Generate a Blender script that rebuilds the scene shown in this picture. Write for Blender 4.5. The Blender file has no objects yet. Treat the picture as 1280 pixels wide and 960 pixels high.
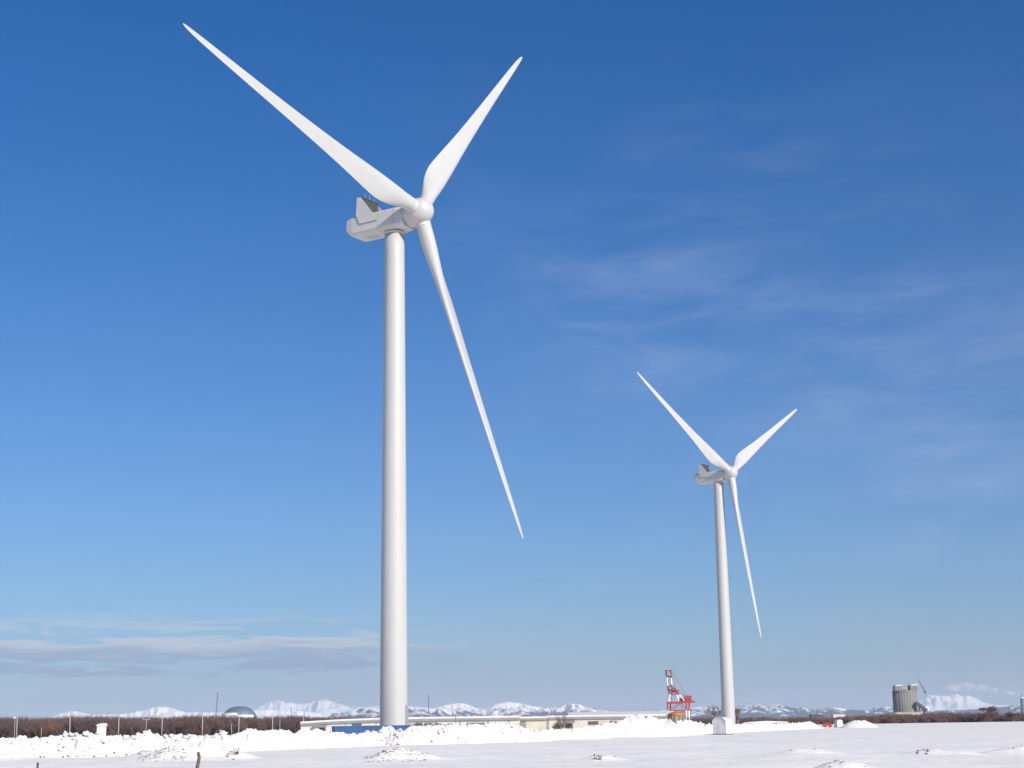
import bpy, math, random
import numpy as np
from mathutils import Vector, Matrix

random.seed(7)
RNG = np.random.default_rng(11)
S = bpy.context.scene
COL = S.collection
R = math.radians

# ------------------------------------------------------------------ camera
FPX = 1950.0                       # focal length in photo pixels (1280 wide)
PITCH, ROLL, EYE = 0.216471, 0.014714, 2.1
_F = Vector((0, math.cos(PITCH), math.sin(PITCH)))
_U0 = Vector((0, -math.sin(PITCH), math.cos(PITCH)))
_R0 = Vector((1, 0, 0))
_R = _R0 * math.cos(ROLL) - _U0 * math.sin(ROLL)
_U = _R0 * math.sin(ROLL) + _U0 * math.cos(ROLL)
cam_d = bpy.data.cameras.new('camera')
cam = bpy.data.objects.new('camera', cam_d)
COL.objects.link(cam)
cam_d.sensor_fit = 'HORIZONTAL'
cam_d.sensor_width = 36.0
cam_d.lens = FPX / 1280.0 * 36.0
cam_d.clip_start = 0.5
cam_d.clip_end = 250000.0
m = Matrix((( _R.x, _U.x, -_F.x), (_R.y, _U.y, -_F.y), (_R.z, _U.z, -_F.z))).to_4x4()
m.translation = Vector((0, 0, EYE))
cam.matrix_world = m
S.camera = cam

# ------------------------------------------------------------------ sun, sky, exposure
SUN_EL, SUN_AZ = R(29.0), R(141.0)      # azimuth clockwise from +Y: behind the camera, to the right
sun_dir = Vector((math.sin(SUN_AZ) * math.cos(SUN_EL), math.cos(SUN_AZ) * math.cos(SUN_EL), math.sin(SUN_EL)))
sd = bpy.data.lights.new('sun', 'SUN')
sd.energy = 3.2
sd.angle = R(0.53)
sd.color = (1.0, 0.935, 0.84)
so = bpy.data.objects.new('sun', sd)
COL.objects.link(so)
so.rotation_euler = (-sun_dir).to_track_quat('-Z', 'Y').to_euler()
so.location = (60, -80, 120)

S.view_settings.view_transform = 'Standard'
S.view_settings.look = 'None'
S.view_settings.gamma = 1.0
S.view_settings.use_curve_mapping = False
S.view_settings.exposure = 0.73

S.cycles.volume_bounces = 2
world = bpy.data.worlds.new('World')
S.world = world
world.use_nodes = True
wt = world.node_tree
wt.nodes.clear()


class NB:
    """small node-tree helper"""
    def __init__(self, t):
        self.t = t

    def n(self, typ, **kw):
        nd = self.t.nodes.new(typ)
        for k, v in kw.items():
            setattr(nd, k, v)
        return nd

    def put(self, sock, v):
        if isinstance(v, bpy.types.NodeSocket):
            self.t.links.new(v, sock)
        elif v is not None:
            if sock.type == 'RGBA' and len(v) == 3:
                v = (*v, 1.0)
            sock.default_value = v

    def math(self, op, a, b=None, c=None, clamp=False):
        nd = self.n('ShaderNodeMath', operation=op, use_clamp=clamp)
        self.put(nd.inputs[0], a)
        if b is not None:
            self.put(nd.inputs[1], b)
        if c is not None:
            self.put(nd.inputs[2], c)
        return nd.outputs[0]

    def step(self, v, a, b, lo=0.0, hi=1.0):
        nd = self.n('ShaderNodeMapRange', interpolation_type='SMOOTHSTEP')
        self.put(nd.inputs[0], v)
        for i, x in enumerate((a, b, lo, hi)):
            nd.inputs[i + 1].default_value = x
        return nd.outputs[0]

    def noise(self, vec, scale=1.0, detail=4.0, rough=0.5, dist=0.0):
        nd = self.n('ShaderNodeTexNoise')
        self.put(nd.inputs['Vector'], vec)
        nd.inputs['Scale'].default_value = scale
        nd.inputs['Detail'].default_value = detail
        nd.inputs['Roughness'].default_value = rough
        nd.inputs['Distortion'].default_value = dist
        return nd.outputs['Fac']

    def xyz(self, x, y, z):
        nd = self.n('ShaderNodeCombineXYZ')
        for i, v in enumerate((x, y, z)):
            self.put(nd.inputs[i], v)
        return nd.outputs[0]

    def mix(self, fac, a, b, mode='MIX'):
        nd = self.n('ShaderNodeMix', data_type='RGBA', blend_type=mode)
        self.put(nd.inputs[0], fac)
        self.put(nd.inputs[6], a)
        self.put(nd.inputs[7], b)
        return nd.outputs[2]


w = NB(wt)
sky = w.n('ShaderNodeTexSky', sky_type='NISHITA')
sky.sun_disc = False
sky.sun_elevation = SUN_EL
sky.sun_rotation = SUN_AZ
sky.altitude = 0.0
sky.air_density = 1.0
sky.dust_density = 0.75
sky.ozone_density = 10.0
hs = w.n('ShaderNodeHueSaturation')
hs.inputs['Saturation'].default_value = 1.09
hs.inputs['Hue'].default_value = 0.502
wt.links.new(sky.outputs[0], hs.inputs['Color'])
tc = w.n('ShaderNodeTexCoord')
sep = w.n('ShaderNodeSeparateXYZ')
wt.links.new(tc.outputs['Generated'], sep.inputs[0])
el = w.math('ARCSINE', sep.outputs[2])
wt.links.new(w.step(el, 0.10, 0.46, 1.07, 1.17), hs.inputs['Saturation'])
az = w.math('ARCTAN2', sep.outputs[0], sep.outputs[1])
# high cirrus: long thin streaks, all round the sky
cv = w.xyz(w.math('ADD', w.math('MULTIPLY', az, 7.0), w.math('MULTIPLY', el, 6.0)),
           w.math('SUBTRACT', w.math('MULTIPLY', el, 30.0), w.math('MULTIPLY', az, 2.0)), 3.7)
fine = w.noise(cv, 1.3, 7.0, 0.62, 0.6)
big = w.noise(w.xyz(w.math('MULTIPLY', az, 4.2), w.math('MULTIPLY', el, 7.0), 8.3), 1.0, 2.0, 0.5)
cir = w.math('MULTIPLY', w.step(fine, 0.36, 0.84), w.step(big, 0.34, 0.64))
cir = w.math('MULTIPLY', cir, w.step(el, 0.05, 0.13))
cir = w.math('MULTIPLY', cir, 0.15)
cir = w.math('MULTIPLY', cir, w.math('MULTIPLY', w.step(az, -0.12, 0.06), w.step(el, 0.44, 0.30)))
# a broad thin veil on the seaward side
vn = w.noise(w.xyz(w.math('MULTIPLY', az, 6.0), w.math('SUBTRACT', w.math('MULTIPLY', el, 22.0), w.math('MULTIPLY', az, 3.0)), 5.1), 1.0, 6.0, 0.6, 0.4)
veil = w.math('MULTIPLY', w.math('MULTIPLY', w.step(az, 0.10, 0.34), w.math('MULTIPLY', w.step(el, 0.06, 0.16), w.step(el, 0.30, 0.20))), w.step(vn, 0.30, 0.75))
cir = w.math('ADD', cir, w.math('MULTIPLY', veil, 0.17))
col = w.mix(cir, hs.outputs[0], (7.2, 7.6, 9.0))
# low grey-white cloud bank above the horizon, on the left and on round the landward side
bv = w.xyz(w.math('MULTIPLY', az, 15.0), w.math('MULTIPLY', el, 105.0), 2.6)
bn = w.noise(bv, 1.0, 8.0, 0.62, 0.5)
elw = w.math('ADD', el, w.math('MULTIPLY', w.math('SUBTRACT', bn, 0.5), 0.050))
band = w.math('MULTIPLY', w.step(elw, 0.034, 0.046), w.step(elw, 0.063, 0.051))
thin = w.math('MULTIPLY', w.step(elw, 0.062, 0.067), w.step(elw, 0.078, 0.069))
side = w.step(az, 0.06, -0.15)
side = w.math('MULTIPLY', side, w.step(az, -2.2, -1.2))
cover = w.math('ADD', w.math('MULTIPLY', band, side), w.math('MULTIPLY', thin, w.math('MULTIPLY', side, 0.4)))
bmask = w.step(w.math('MULTIPLY', cover, w.math('SUBTRACT', w.math('MULTIPLY', bn, 1.7), 0.12)), 0.14, 0.62)
lit = w.step(w.math('ADD', el, w.math('MULTIPLY', w.math('SUBTRACT', bn, 0.5), 0.03)), 0.042, 0.058)
bcol = w.mix(lit, (2.2, 3.05, 4.5), (5.6, 5.9, 6.4))
col = w.mix(w.math('MULTIPLY', bmask, 0.9), col, bcol)
bg = w.n('ShaderNodeBackground')
wt.links.new(col, bg.inputs[0])
bg.inputs[1].default_value = 0.064
wo = w.n('ShaderNodeOutputWorld')
wt.links.new(bg.outputs[0], wo.inputs[0])


# ------------------------------------------------------------------ helpers
def ray(px, py):
    return _F + _R * ((px - 640.0) / FPX) + _U * ((480.0 - py) / FPX)


def at(px, py, d):
    """the point at distance d (along +Y) seen at photo pixel px, py"""
    r = ray(px, py)
    return Vector((0, 0, EYE)) + r * (d / r.y)


def hor(px):
    """photo row of the horizon at column px"""
    k = _F.z + _R.z * (px - 640.0) / FPX
    return 480.0 + k / _U.z * FPX


def px_scale(d):
    return d / FPX


def xat(px, d):
    return at(px, hor(px), d).x


def gdist(px, py):
    """distance at which flat ground is seen at that pixel"""
    r = ray(px, py)
    return -EYE / r.z * r.y


# --- numpy value noise
_PERM = RNG.random((256, 256))


def vnoise(x, y, seed=0):
    x = np.asarray(x, float) + seed * 17.31
    y = np.asarray(y, float) + seed * 9.77
    xi = np.floor(x).astype(np.int64)
    yi = np.floor(y).astype(np.int64)
    fx, fy = x - xi, y - yi
    fx = fx * fx * fx * (fx * (fx * 6 - 15) + 10)
    fy = fy * fy * fy * (fy * (fy * 6 - 15) + 10)
    g = lambda a, b: _PERM[a & 255, b & 255]
    a = g(xi, yi) * (1 - fx) + g(xi + 1, yi) * fx
    b = g(xi, yi + 1) * (1 - fx) + g(xi + 1, yi + 1) * fx
    return a * (1 - fy) + b * fy


def fbm(x, y, oct=4, seed=0, gain=0.5, ridged=False):
    s, a, t = 0.0, 1.0, 0.0
    x = np.asarray(x, float)
    y = np.asarray(y, float)
    for o in range(oct):
        n = vnoise(x, y, seed + o * 3)
        if ridged:
            n = 1.0 - np.abs(n * 2 - 1)
        s = s + n * a
        t += a
        a *= gain
        x, y = x * 2.03 + y * 0.11, y * 2.03 - x * 0.05
    return s / t


class MB:
    """collects faces for one mesh object"""
    def __init__(self):
        self.v, self.f, self.sm = [], [], []

    def add(self, vs, fs, smooth=False):
        o = len(self.v)
        self.v += [tuple(p) for p in vs]
        self.f += [tuple(i + o for i in q) for q in fs]
        self.sm += [smooth] * len(fs)
        return self

    def box(self, lo, hi, M=None):
        x0, y0, z0 = lo
        x1, y1, z1 = hi
        vs = [Vector(p) for p in ((x0, y0, z0), (x1, y0, z0), (x1, y1, z0), (x0, y1, z0),
                                  (x0, y0, z1), (x1, y0, z1), (x1, y1, z1), (x0, y1, z1))]
        if M is not None:
            vs = [M @ p for p in vs]
        return self.add(vs, [(0, 3, 2, 1), (4, 5, 6, 7), (0, 1, 5, 4), (1, 2, 6, 5), (2, 3, 7, 6), (3, 0, 4, 7)])

    def tube(self, p0, p1, r0, r1=None, n=8, caps=True, smooth=True):
        p0, p1 = Vector(p0), Vector(p1)
        r1 = r0 if r1 is None else r1
        d = (p1 - p0).normalized()
        a = d.orthogonal().normalized()
        b = d.cross(a)
        vs = []
        for p, r in ((p0, r0), (p1, r1)):
            for i in range(n):
                t = 2 * math.pi * i / n
                vs.append(p + (a * math.cos(t) + b * math.sin(t)) * r)
        self.add(vs, [(i, (i + 1) % n, n + (i + 1) % n, n + i) for i in range(n)], smooth)
        if caps:
            self.add(vs[:n], [tuple(range(n - 1, -1, -1))])
            self.add(vs[n:], [tuple(range(n))])
        return self

    def beam(self, p0, p1, wd, ht, up=(0, 0, 1)):
        """a rectangular bar from p0 to p1"""
        p0, p1 = Vector(p0), Vector(p1)
        d = (p1 - p0).normalized()
        u = Vector(up)
        if abs(d.dot(u)) > 0.95:
            u = Vector((0, 1, 0))
        s = d.cross(u).normalized()
        u = s.cross(d)
        vs = [p + s * a * wd / 2 + u * b * ht / 2 for p in (p0, p1) for a, b in ((-1, -1), (1, -1), (1, 1), (-1, 1))]
        return self.add(vs, [(0, 1, 2, 3), (7, 6, 5, 4), (0, 4, 5, 1), (1, 5, 6, 2), (2, 6, 7, 3), (3, 7, 4, 0)])

    def loft(self, rings, smooth=True, cap0=True, cap1=True):
        n = len(rings[0])
        vs = [p for r in rings for p in r]
        fs = []
        for k in range(len(rings) - 1):
            for i in range(n):
                j = (i + 1) % n
                fs.append((k * n + i, k * n + j, (k + 1) * n + j, (k + 1) * n + i))
        self.add(vs, fs, smooth)
        if cap0:
            self.add(rings[0], [tuple(range(n - 1, -1, -1))])
        if cap1:
            self.add(rings[-1], [tuple(range(n))])
        return self

    def lathe(self, prof, n=48, c=(0, 0, 0), cap0=False, cap1=False):
        """prof: (radius, z) pairs round the z axis"""
        c = Vector(c)
        rings = [[c + Vector((r * math.cos(2 * math.pi * i / n), r * math.sin(2 * math.pi * i / n), z)) for i in range(n)]
                 for r, z in prof]
        return self.loft(rings, True, cap0, cap1)

    def prism(self, poly, v0, v1, M=None):
        """poly: (x, z) outline, extruded along y from v0 to v1"""
        n = len(poly)
        vs = [Vector((x, v0, z)) for x, z in poly] + [Vector((x, v1, z)) for x, z in poly]
        if M is not None:
            vs = [M @ p for p in vs]
        return self.add(vs, [tuple(range(n)), tuple(range(2 * n - 1, n - 1, -1))] +
                        [(i, n + i, n + (i + 1) % n, (i + 1) % n) for i in range(n)])

    def build(self, name, mat, parent=None):
        me = bpy.data.meshes.new(name)
        me.from_pydata(self.v, [], self.f)
        me.polygons.foreach_set('use_smooth', self.sm)
        me.materials.append(mat)
        me.update()
        fix_normals(me)
        return link(name, me, parent)


def fix_normals(me):
    import bmesh
    if len(me.polygons) > 60000:
        return
    bm = bmesh.new()
    bm.from_mesh(me)
    bmesh.ops.remove_doubles(bm, verts=bm.verts, dist=1e-5)
    bmesh.ops.recalc_face_normals(bm, faces=bm.faces)
    bm.to_mesh(me)
    bm.free()


def link(name, me, parent=None):
    o = bpy.data.objects.new(name, me)
    COL.objects.link(o)
    if parent is not None:
        o.parent = parent
    return o


def np_mesh(name, V, Q, mat, smooth=True, parent=None):
    """fast mesh from numpy arrays: V (n,3), Q (m,3 or 4)"""
    me = bpy.data.meshes.new(name)
    V = np.asarray(V, np.float32)
    Q = np.asarray(Q, np.int32)
    k = Q.shape[1]
    me.vertices.add(len(V))
    me.vertices.foreach_set('co', V.ravel())
    me.loops.add(Q.size)
    me.loops.foreach_set('vertex_index', Q.ravel())
    me.polygons.add(len(Q))
    me.polygons.foreach_set('loop_start', np.arange(0, Q.size, k, dtype=np.int32))
    me.polygons.foreach_set('use_smooth', np.full(len(Q), smooth))
    me.materials.append(mat)
    me.update(calc_edges=True)
    me.validate()
    return link(name, me, parent)


def grid_quads(nr, nc, wrap=False):
    r = np.arange(nr - 1)[:, None]
    c = np.arange(nc if wrap else nc - 1)[None, :]
    c2 = (c + 1) % nc
    a = r * nc + c
    b = r * nc + c2
    return np.stack([a, b, b + nc, a + nc], -1).reshape(-1, 4)


def empty(name, loc, rz=0.0):
    o = bpy.data.objects.new(name, None)
    COL.objects.link(o)
    o.location = loc
    o.rotation_euler = (0, 0, rz)
    o.empty_display_size = 0.3
    return o


def tag(o, label=None, cat=None, group=None, kind=None):
    if label:
        o['label'] = label
    if cat:
        o['category'] = cat
    if group:
        o['group'] = group
    if kind:
        o['kind'] = kind
    return o


def copy_tree(o, parent=None):
    c = o.copy()
    COL.objects.link(c)
    c.parent = parent
    for ch in o.children:
        copy_tree(ch, c)
    return c


# ------------------------------------------------------------------ materials
def mat(name, color, rough=0.6, metal=0.0, var=0.0, vscale=1.0, bump=0.0, bscale=8.0, spec=0.5, stretch=(1, 1, 1), color2=None,
        lo=0.35, hi=0.65):
    mt = bpy.data.materials.new(name)
    mt.use_nodes = True
    t = mt.node_tree
    b = t.nodes['Principled BSDF']
    b.inputs['Base Color'].default_value = (*color, 1)
    b.inputs['Roughness'].default_value = rough
    b.inputs['Metallic'].default_value = metal
    b.inputs['Specular IOR Level'].default_value = spec
    h = NB(t)
    if var or bump:
        c = h.n('ShaderNodeTexCoord')
        mp = h.n('ShaderNodeMapping')
        mp.inputs['Scale'].default_value = stretch
        t.links.new(c.outputs['Object'], mp.inputs[0])
        vec = mp.outputs[0]
    if var:
        nz = h.noise(vec, vscale, 5.0, 0.6)
        c2 = color2 or tuple(x * (1 - var) for x in color)
        t.links.new(h.mix(h.step(nz, lo, hi), color, c2), b.inputs['Base Color'])
    if bump:
        nz = h.noise(vec, bscale, 4.0, 0.6)
        bp = h.n('ShaderNodeBump')
        bp.inputs['Strength'].default_value = bump
        bp.inputs['Distance'].default_value = 0.1
        t.links.new(nz, bp.inputs['Height'])
        t.links.new(bp.outputs[0], b.inputs['Normal'])
    return mt


M = {}
M['snow'] = mat('snow', (0.94, 0.885, 0.81), 0.75, var=0.07, vscale=0.08, bump=0.8, bscale=1.1, spec=0.25)
M['bank'] = mat('piled_snow', (0.75, 0.725, 0.695), 0.8, var=0.10, vscale=0.9, bump=0.7, bscale=3.0, spec=0.2)
M['paint'] = mat('turbine_paint', (0.48, 0.472, 0.45), 0.45, var=0.05, vscale=0.25, stretch=(1, 1, 0.12), spec=0.5)
M['blade'] = mat('blade_gelcoat', (0.505, 0.497, 0.476), 0.42, var=0.05, vscale=0.15, spec=0.5)
M['nacelle'] = mat('nacelle_shell', (0.58, 0.568, 0.54), 0.5, var=0.06, vscale=0.6)
M['doorgrey'] = mat('door_grey', (0.30, 0.31, 0.32), 0.5)
M['gap'] = mat('dark_gap', (0.10, 0.10, 0.10), 0.7)
M['radiator'] = mat('radiator_core', (0.085, 0.08, 0.075), 0.6, var=0.3, vscale=6)
M['steel'] = mat('galvanised_steel', (0.42, 0.43, 0.44), 0.45, 0.6, var=0.2, vscale=3)
M['darksteel'] = mat('dark_steel', (0.09, 0.09, 0.10), 0.6, 0.3)

# ------------------------------------------------------------------ ground
# (px, top row, base row, half width px, seed): low snow mounds in the foreground
MOUNDS = [(225, 932, 951, 66, 1), (300, 941, 950, 26, 2), (500, 937, 951, 42, 3), (750, 942, 950, 30, 4),
          (1008, 936, 944, 44, 5), (1052, 947, 966, 44, 6), (1178, 935, 944, 50, 7), (1268, 930, 940, 44, 8)]
MD = []
for px, yt, yb, hw, sd_ in MOUNDS:
    d = gdist(px, yb)
    h = EYE - (yt - hor(px)) * d / FPX
    MD.append((xat(px, d), d, h * .93, hw * 1.1 * d / FPX, sd_))


def ground_z(x, y):
    x = np.asarray(x, float)
    y = np.asarray(y, float)
    d = np.hypot(x, y)
    env = np.clip((d - 15) / 40, 0, 1) * np.clip(1 - (d - 260) / 400, 0.12, 1) * np.clip(6000 / np.maximum(d, 1) - 0.2, 0, 1)
    z = (fbm(x / 26, y / 14, 3, 2) - 0.5) * 0.50 * env + (fbm(x / 9, y / 3.2, 3, 8, .55, True) - .5) * .20 * env
    z = z + (fbm(x / 4.5, y / 2.2, 2, 5) - 0.5) * 0.06 * env
    for mx, my, h, hw, s in MD:
        u, v = (x - mx) / hw, (y - my) / (hw * 0.75)
        q = u * u + v * v
        w_ = np.exp(-1.9 * q ** 1.35)
        lump = 1 + (fbm(x / 1.1, y / 1.1, 3, 20 + s) - 0.5) * 0.9
        z = z + h * w_ * lump
    return z


rad = np.concatenate([[0.5, 5, 12, 22, 34, 46], np.arange(56, 170, 0.55), np.arange(170, 420, 2.2),
                      np.geomspace(425, 120000, 60)])
ang = np.concatenate([np.radians(np.arange(-180, -23, 4.0)), np.radians(np.arange(-22.5, 22.5, 0.075)),
                      np.radians(np.arange(24, 180, 4.0))])
RR, AA = np.meshgrid(rad, ang, indexing='ij')
GX, GY = RR * np.sin(AA), RR * np.cos(AA)
GZ = ground_z(GX, GY)
ground = np_mesh('snow_field', np.stack([GX, GY, GZ], -1).reshape(-1, 3), grid_quads(len(rad), len(ang), True)[:, ::-1], M['snow'])
tag(ground, 'flat snow-covered field stretching to the horizon', kind='structure')


def gz(x, y):
    return float(ground_z(np.array([x]), np.array([y]))[0])


# ------------------------------------------------------------------ wind turbines
def naca(t, n=14):
    """closed outline of a cambered section; x from 0 (leading edge) to 1, thickness ratio t"""
    xs = [(1 - math.cos(math.pi * i / n)) / 2 for i in range(n + 1)]
    th = lambda x: 5 * t * (0.2969 * math.sqrt(x) - 0.126 * x - 0.3516 * x * x + 0.2843 * x ** 3 - 0.1036 * x ** 4)
    cm = lambda x: 0.035 * 4 * x * (1 - x)
    up = [(x, cm(x) + th(x)) for x in xs]
    lo = [(x, cm(x) - th(x)) for x in xs[-2:0:-1]]
    return up + lo


BLADE_R = 56.0
PITCHA = 2.0


def blade_mesh():
    """blade along +Z, leading edge towards +X, upwind (rotor axis) towards -Y"""
    st = [  # radius, chord, thickness ratio, twist deg, circle share
        (1.2, 2.42, 1.0, 0, 1), (2.6, 2.42, 1.0, 0, 1), (3.6, 2.45, .95, 12, .9), (5.0, 2.75, .76, 16, .55), (6.8, 3.4, .58, 17, .25),
        (8.8, 3.9, .46, 16.5, .08), (10.8, 4.1, .39, 15, 0), (13, 4.0, .34, 13, 0), (16, 3.7, .30, 10.5, 0), (20, 3.25, .27, 8, 0),
        (25, 2.78, .25, 6, 0), (30, 2.4, .23, 4.3, 0), (35, 2.05, .21, 3, 0), (40, 1.75, .20, 2, 0), (45, 1.45, .19, 1.2, 0),
        (49, 1.2, .18, .6, 0), (52, .98, .18, .2, 0), (54, .76, .18, 0, 0), (55.2, .52, .18, 0, 0), (55.8, .28, .18, 0, 0), (56, .10, .18, 0, 0)]
    rings = []
    n = 14
    tot = 2 * n
    for r, c, t, tw, circ in st:
        b = R(tw + PITCHA)
        sec = naca(t, n)
        ring = []
        ax0 = 0.5 * circ + 0.30 * (1 - circ)
        pre = 1.73 * max(0.0, (r - 2) / 54.0) ** 1.6
        for i, (x, y) in enumerate(sec):
            # matching point of a circle
            a = math.pi * i / n
            cx, cy = (1 - math.cos(a)) / 2, math.sin(a) / 2
            xx = (cx * circ + x * (1 - circ) - ax0) * c
            yy = (cy * circ + y * (1 - circ)) * c
            lx, ly = -xx, -yy * -1.0
            # suction side faces downwind (+Y); twist turns the leading edge upwind
            ex = lx * math.cos(b) + ly * math.sin(b)
            ey = -lx * math.sin(b) + ly * math.cos(b)
            ring.append(Vector((ex, ey - pre, r)))
        rings.append(ring)
    # refine along the span (Catmull-like linear blend is enough at this size)
    out = []
    for k in range(len(rings) - 1):
        p0, p1 = rings[max(k - 1, 0)], rings[k]
        p2, p3 = rings[k + 1], rings[min(k + 2, len(rings) - 1)]
        for s in range(3):
            u = s / 3.0
            ring = []
            for a, b_, c_, d_ in zip(p0, p1, p2, p3):
                la, lb = (b_.z - a.z) or 1.0, (c_.z - b_.z)
                lc = (d_.z - c_.z) or 1.0
                m0 = ((c_ - b_) / lb + (b_ - a) / la) / 2 * lb if k > 0 else (c_ - b_)
                m1 = ((c_ - b_) / lb + (d_ - c_) / lc) / 2 * lb if k < len(rings) - 2 else (c_ - b_)
                h00, h10 = 2 * u ** 3 - 3 * u * u + 1, u ** 3 - 2 * u * u + u
                h01, h11 = -2 * u ** 3 + 3 * u * u, u ** 3 - u * u
                ring.append(b_ * h00 + m0 * h10 + c_ * h01 + m1 * h11)
            out.append(ring)
    out.append(rings[-1])
    return MB().loft(out, True, True, True)


def rrect(hw, z0, z1, cb, ct, y):
    """nacelle section in the (x, z) plane with chamfered bottom and top corners"""
    return [Vector((y, x, z)) for x, z in (
        (-hw + cb, z0), (hw - cb, z0), (hw - cb * .35, z0 + cb * .35), (hw, z0 + cb), (hw, z1 - ct), (hw - ct * .4, z1 - ct * .3), (hw - ct, z1),
        (-hw + ct, z1), (-hw + ct * .4, z1 - ct * .3), (-hw, z1 - ct), (-hw, z0 + cb), (-hw + cb * .35, z0 + cb * .35))]


HUB_H, TILT, OVER = 83.93, 0.116193, 5.165
TOWER_TOP = HUB_H - 2.05


def make_turbine(loc, yaw, azim, label):
    """nacelle frame: +X forward (upwind), +Y to its left, +Z up"""
    root = empty('wind_turbine', loc, yaw - math.pi / 2)   # local +X = (sin yaw, -cos yaw)
    tag(root, label, 'wind turbine', 'white three-bladed wind turbines')
    # tower in sections with slim flange joints
    r0, r1 = 2.15, 1.62
    rad_at = lambda z: r0 + (r1 - r0) * min(1, max(0, z / TOWER_TOP)) ** 1.15
    prof = [(rad_at(0), -0.6)]
    joints = [18.5, 41.0, 62.0]
    zs = sorted(set([0.0] + list(np.linspace(4, TOWER_TOP, 24)) + joints))
    for z in zs:
        prof.append((rad_at(z), z))
    tw = MB().lathe(prof, 64, cap1=True).build('tower', M['paint'], root)
    for z in joints:
        rr = rad_at(z)
        MB().lathe([(rr - .02, z - .09), (rr + .012, z - .07), (rr + .012, z + .07), (rr - .02, z + .09)], 64).build('flange_joint', M['paint'], tw)
    MB().lathe([(1.61, TOWER_TOP - .4), (1.66, TOWER_TOP - .38), (1.66, TOWER_TOP - .02), (1.61, TOWER_TOP)], 48).build('yaw_ring', M['nacelle'], tw)
    MB().lathe([(2.17, 0.0), (2.75, 0.0), (2.75, .3), (2.17, .34)], 48).build('foundation_ring', M['concrete'], root)
    # door with outside steps, on the side that points to the right in the photograph
    da = math.atan2(-0.25, 1.0) - (yaw - math.pi / 2)
    D = Matrix.Rotation(da, 4, 'Z')
    dr = MB()
    dr.box((2.0, -.55, 2.1), (2.2, .55, 5.6), D)
    dr.build('door', M['doorgrey'], root)
    sp = MB()
    for k in range(8):
        sp.box((2.2 + (7 - k) * .0, .55 + (7 - k) * .26, .28 + k * .25), (3.15, .8 + (7 - k) * .26, .32 + k * .25), D)
    sp.box((2.2, -.6, 2.05), (3.2, .8, 2.11), D)
    sp.build('stairs', M['steel'], root)
    rl = MB()
    for yy in (-.6, .8):
        rl.tube(D @ Vector((3.15, yy, 2.1)), D @ Vector((3.15, yy, 3.2)), .04, n=6)
    rl.tube(D @ Vector((3.15, -.6, 3.2)), D @ Vector((3.15, .8, 3.2)), .04, n=6)
    rl.tube(D @ Vector((3.15, .8, 3.2)), D @ Vector((3.15, 2.7, 1.3)), .04, n=6)
    rl.build('handrail', M['steel'], root)
    # nacelle body
    zc = HUB_H
    b0, t0 = zc - 1.95, zc + 1.55
    secs = [(-9.0, 1.6, 1.35, -1.0, .6), (-8.5, 1.95, .8, -.2, .5), (-7.4, 2.1, .08, 0, .5), (-6.6, 2.12, .0, 0, .4), (-4, 2.12, 0, 0, .4), (0, 2.12, 0, 0, .4), (1.6, 2.1, .02, 0, .4), (2.5, 2.0, .12, -.08, .5), (2.95, 1.85, .25, -.2, .5)]
    rings = [rrect(hw, b0 + dz0, t0 + dz1, .62 if hw > 1.9 else .55, ct, x) for x, hw, dz0, dz1, ct in secs]
    nb = MB().loft(rings, False).build('nacelle', M['nacelle'], root)
    sm = MB()
    for x in (-5.2, -1.9, 1.2):
        hw = 2.13
        ring = rrect(hw, b0 - .012, t0 + .012, .62, .4, x)
        ring2 = rrect(hw, b0 - .012, t0 + .012, .62, .4, x + .05)
        sm.loft([ring, ring2], False, False, False)
    sm.build('panel_seam', M['seam'], nb)
    MB().box((-5.6, -.75, b0 - .03), (-3.4, .75, b0 + .02)).build('service_hatch', M['seam'], nb)
    # cooler at the rear: two side fins carrying a radiator bank
    A = (-5.5, t0 - 1.6)
    fin = [(A[0], A[1]), (A[0] + 3.7, A[1] + .05), (A[0] + .15, A[1] + 4.5), (A[0] - .6, A[1] + 4.6), (A[0] - .8, A[1] + 1.6)]
    ck = empty_part = None
    for s in (-1, 1):
        MB().prism(fin, s * 2.20, s * 2.30).build('cooler_fin', M['nacelle'], nb)
    th = Matrix.Translation((A[0] + .05, 0, t0 + .1)) @ Matrix.Rotation(R(4), 4, 'Y')
    rd = MB().box((-.22, -2.185, .25), (.22, 2.185, 2.75), th).build('radiator', M['radiator'], nb)
    fr = MB()
    fr.box((-.32, -2.19, 2.752), (.32, 2.19, 2.95), th)
    fr.box((-.3, -2.19, .05), (.3, 2.19, .248), th)
    for yy in (-1.15, 0, 1.15):
        fr.box((-.27, yy - .05, .25), (.27, yy + .05, 2.75), th)
    fr.build('radiator_frame', M['darksteel'], nb)
    for s in (-1.4, 1.4):
        MB().beam((A[0] + 2.6, s, t0 - .05), (A[0] + .25, s, t0 + 2.2), .1, .1).build('brace', M['steel'], nb)
    top = t0 + 3.0
    for yy, hh, xx in ((1.7, .75, -5.6), (.4, 1.0, -5.55), (-.9, .95, -5.5)):
        ms = MB().tube((xx, yy, top - .1), (xx, yy, top + hh), .055, n=6)
        ms.tube((xx, yy, top + hh), (xx, yy, top + hh + .12), .10, .05, n=8)
        ms.build('weather_mast', M['steel'], nb)
    # rotor frame: shaft tilted up by TILT
    RM = Matrix.Translation((OVER * math.cos(TILT), 0, zc + OVER * math.sin(TILT))) @ Matrix.Rotation(-TILT, 4, 'Y')
    # dark gap behind the spinner
    ring = lambda x, r, n=48: [RM @ Vector((x, r * math.cos(2 * math.pi * i / n), r * math.sin(2 * math.pi * i / n))) for i in range(n)]
    MB().loft([ring(-2.6, 1.5), ring(-1.9, 1.5)], True).build('shaft_collar', M['gap'], nb)
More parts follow.
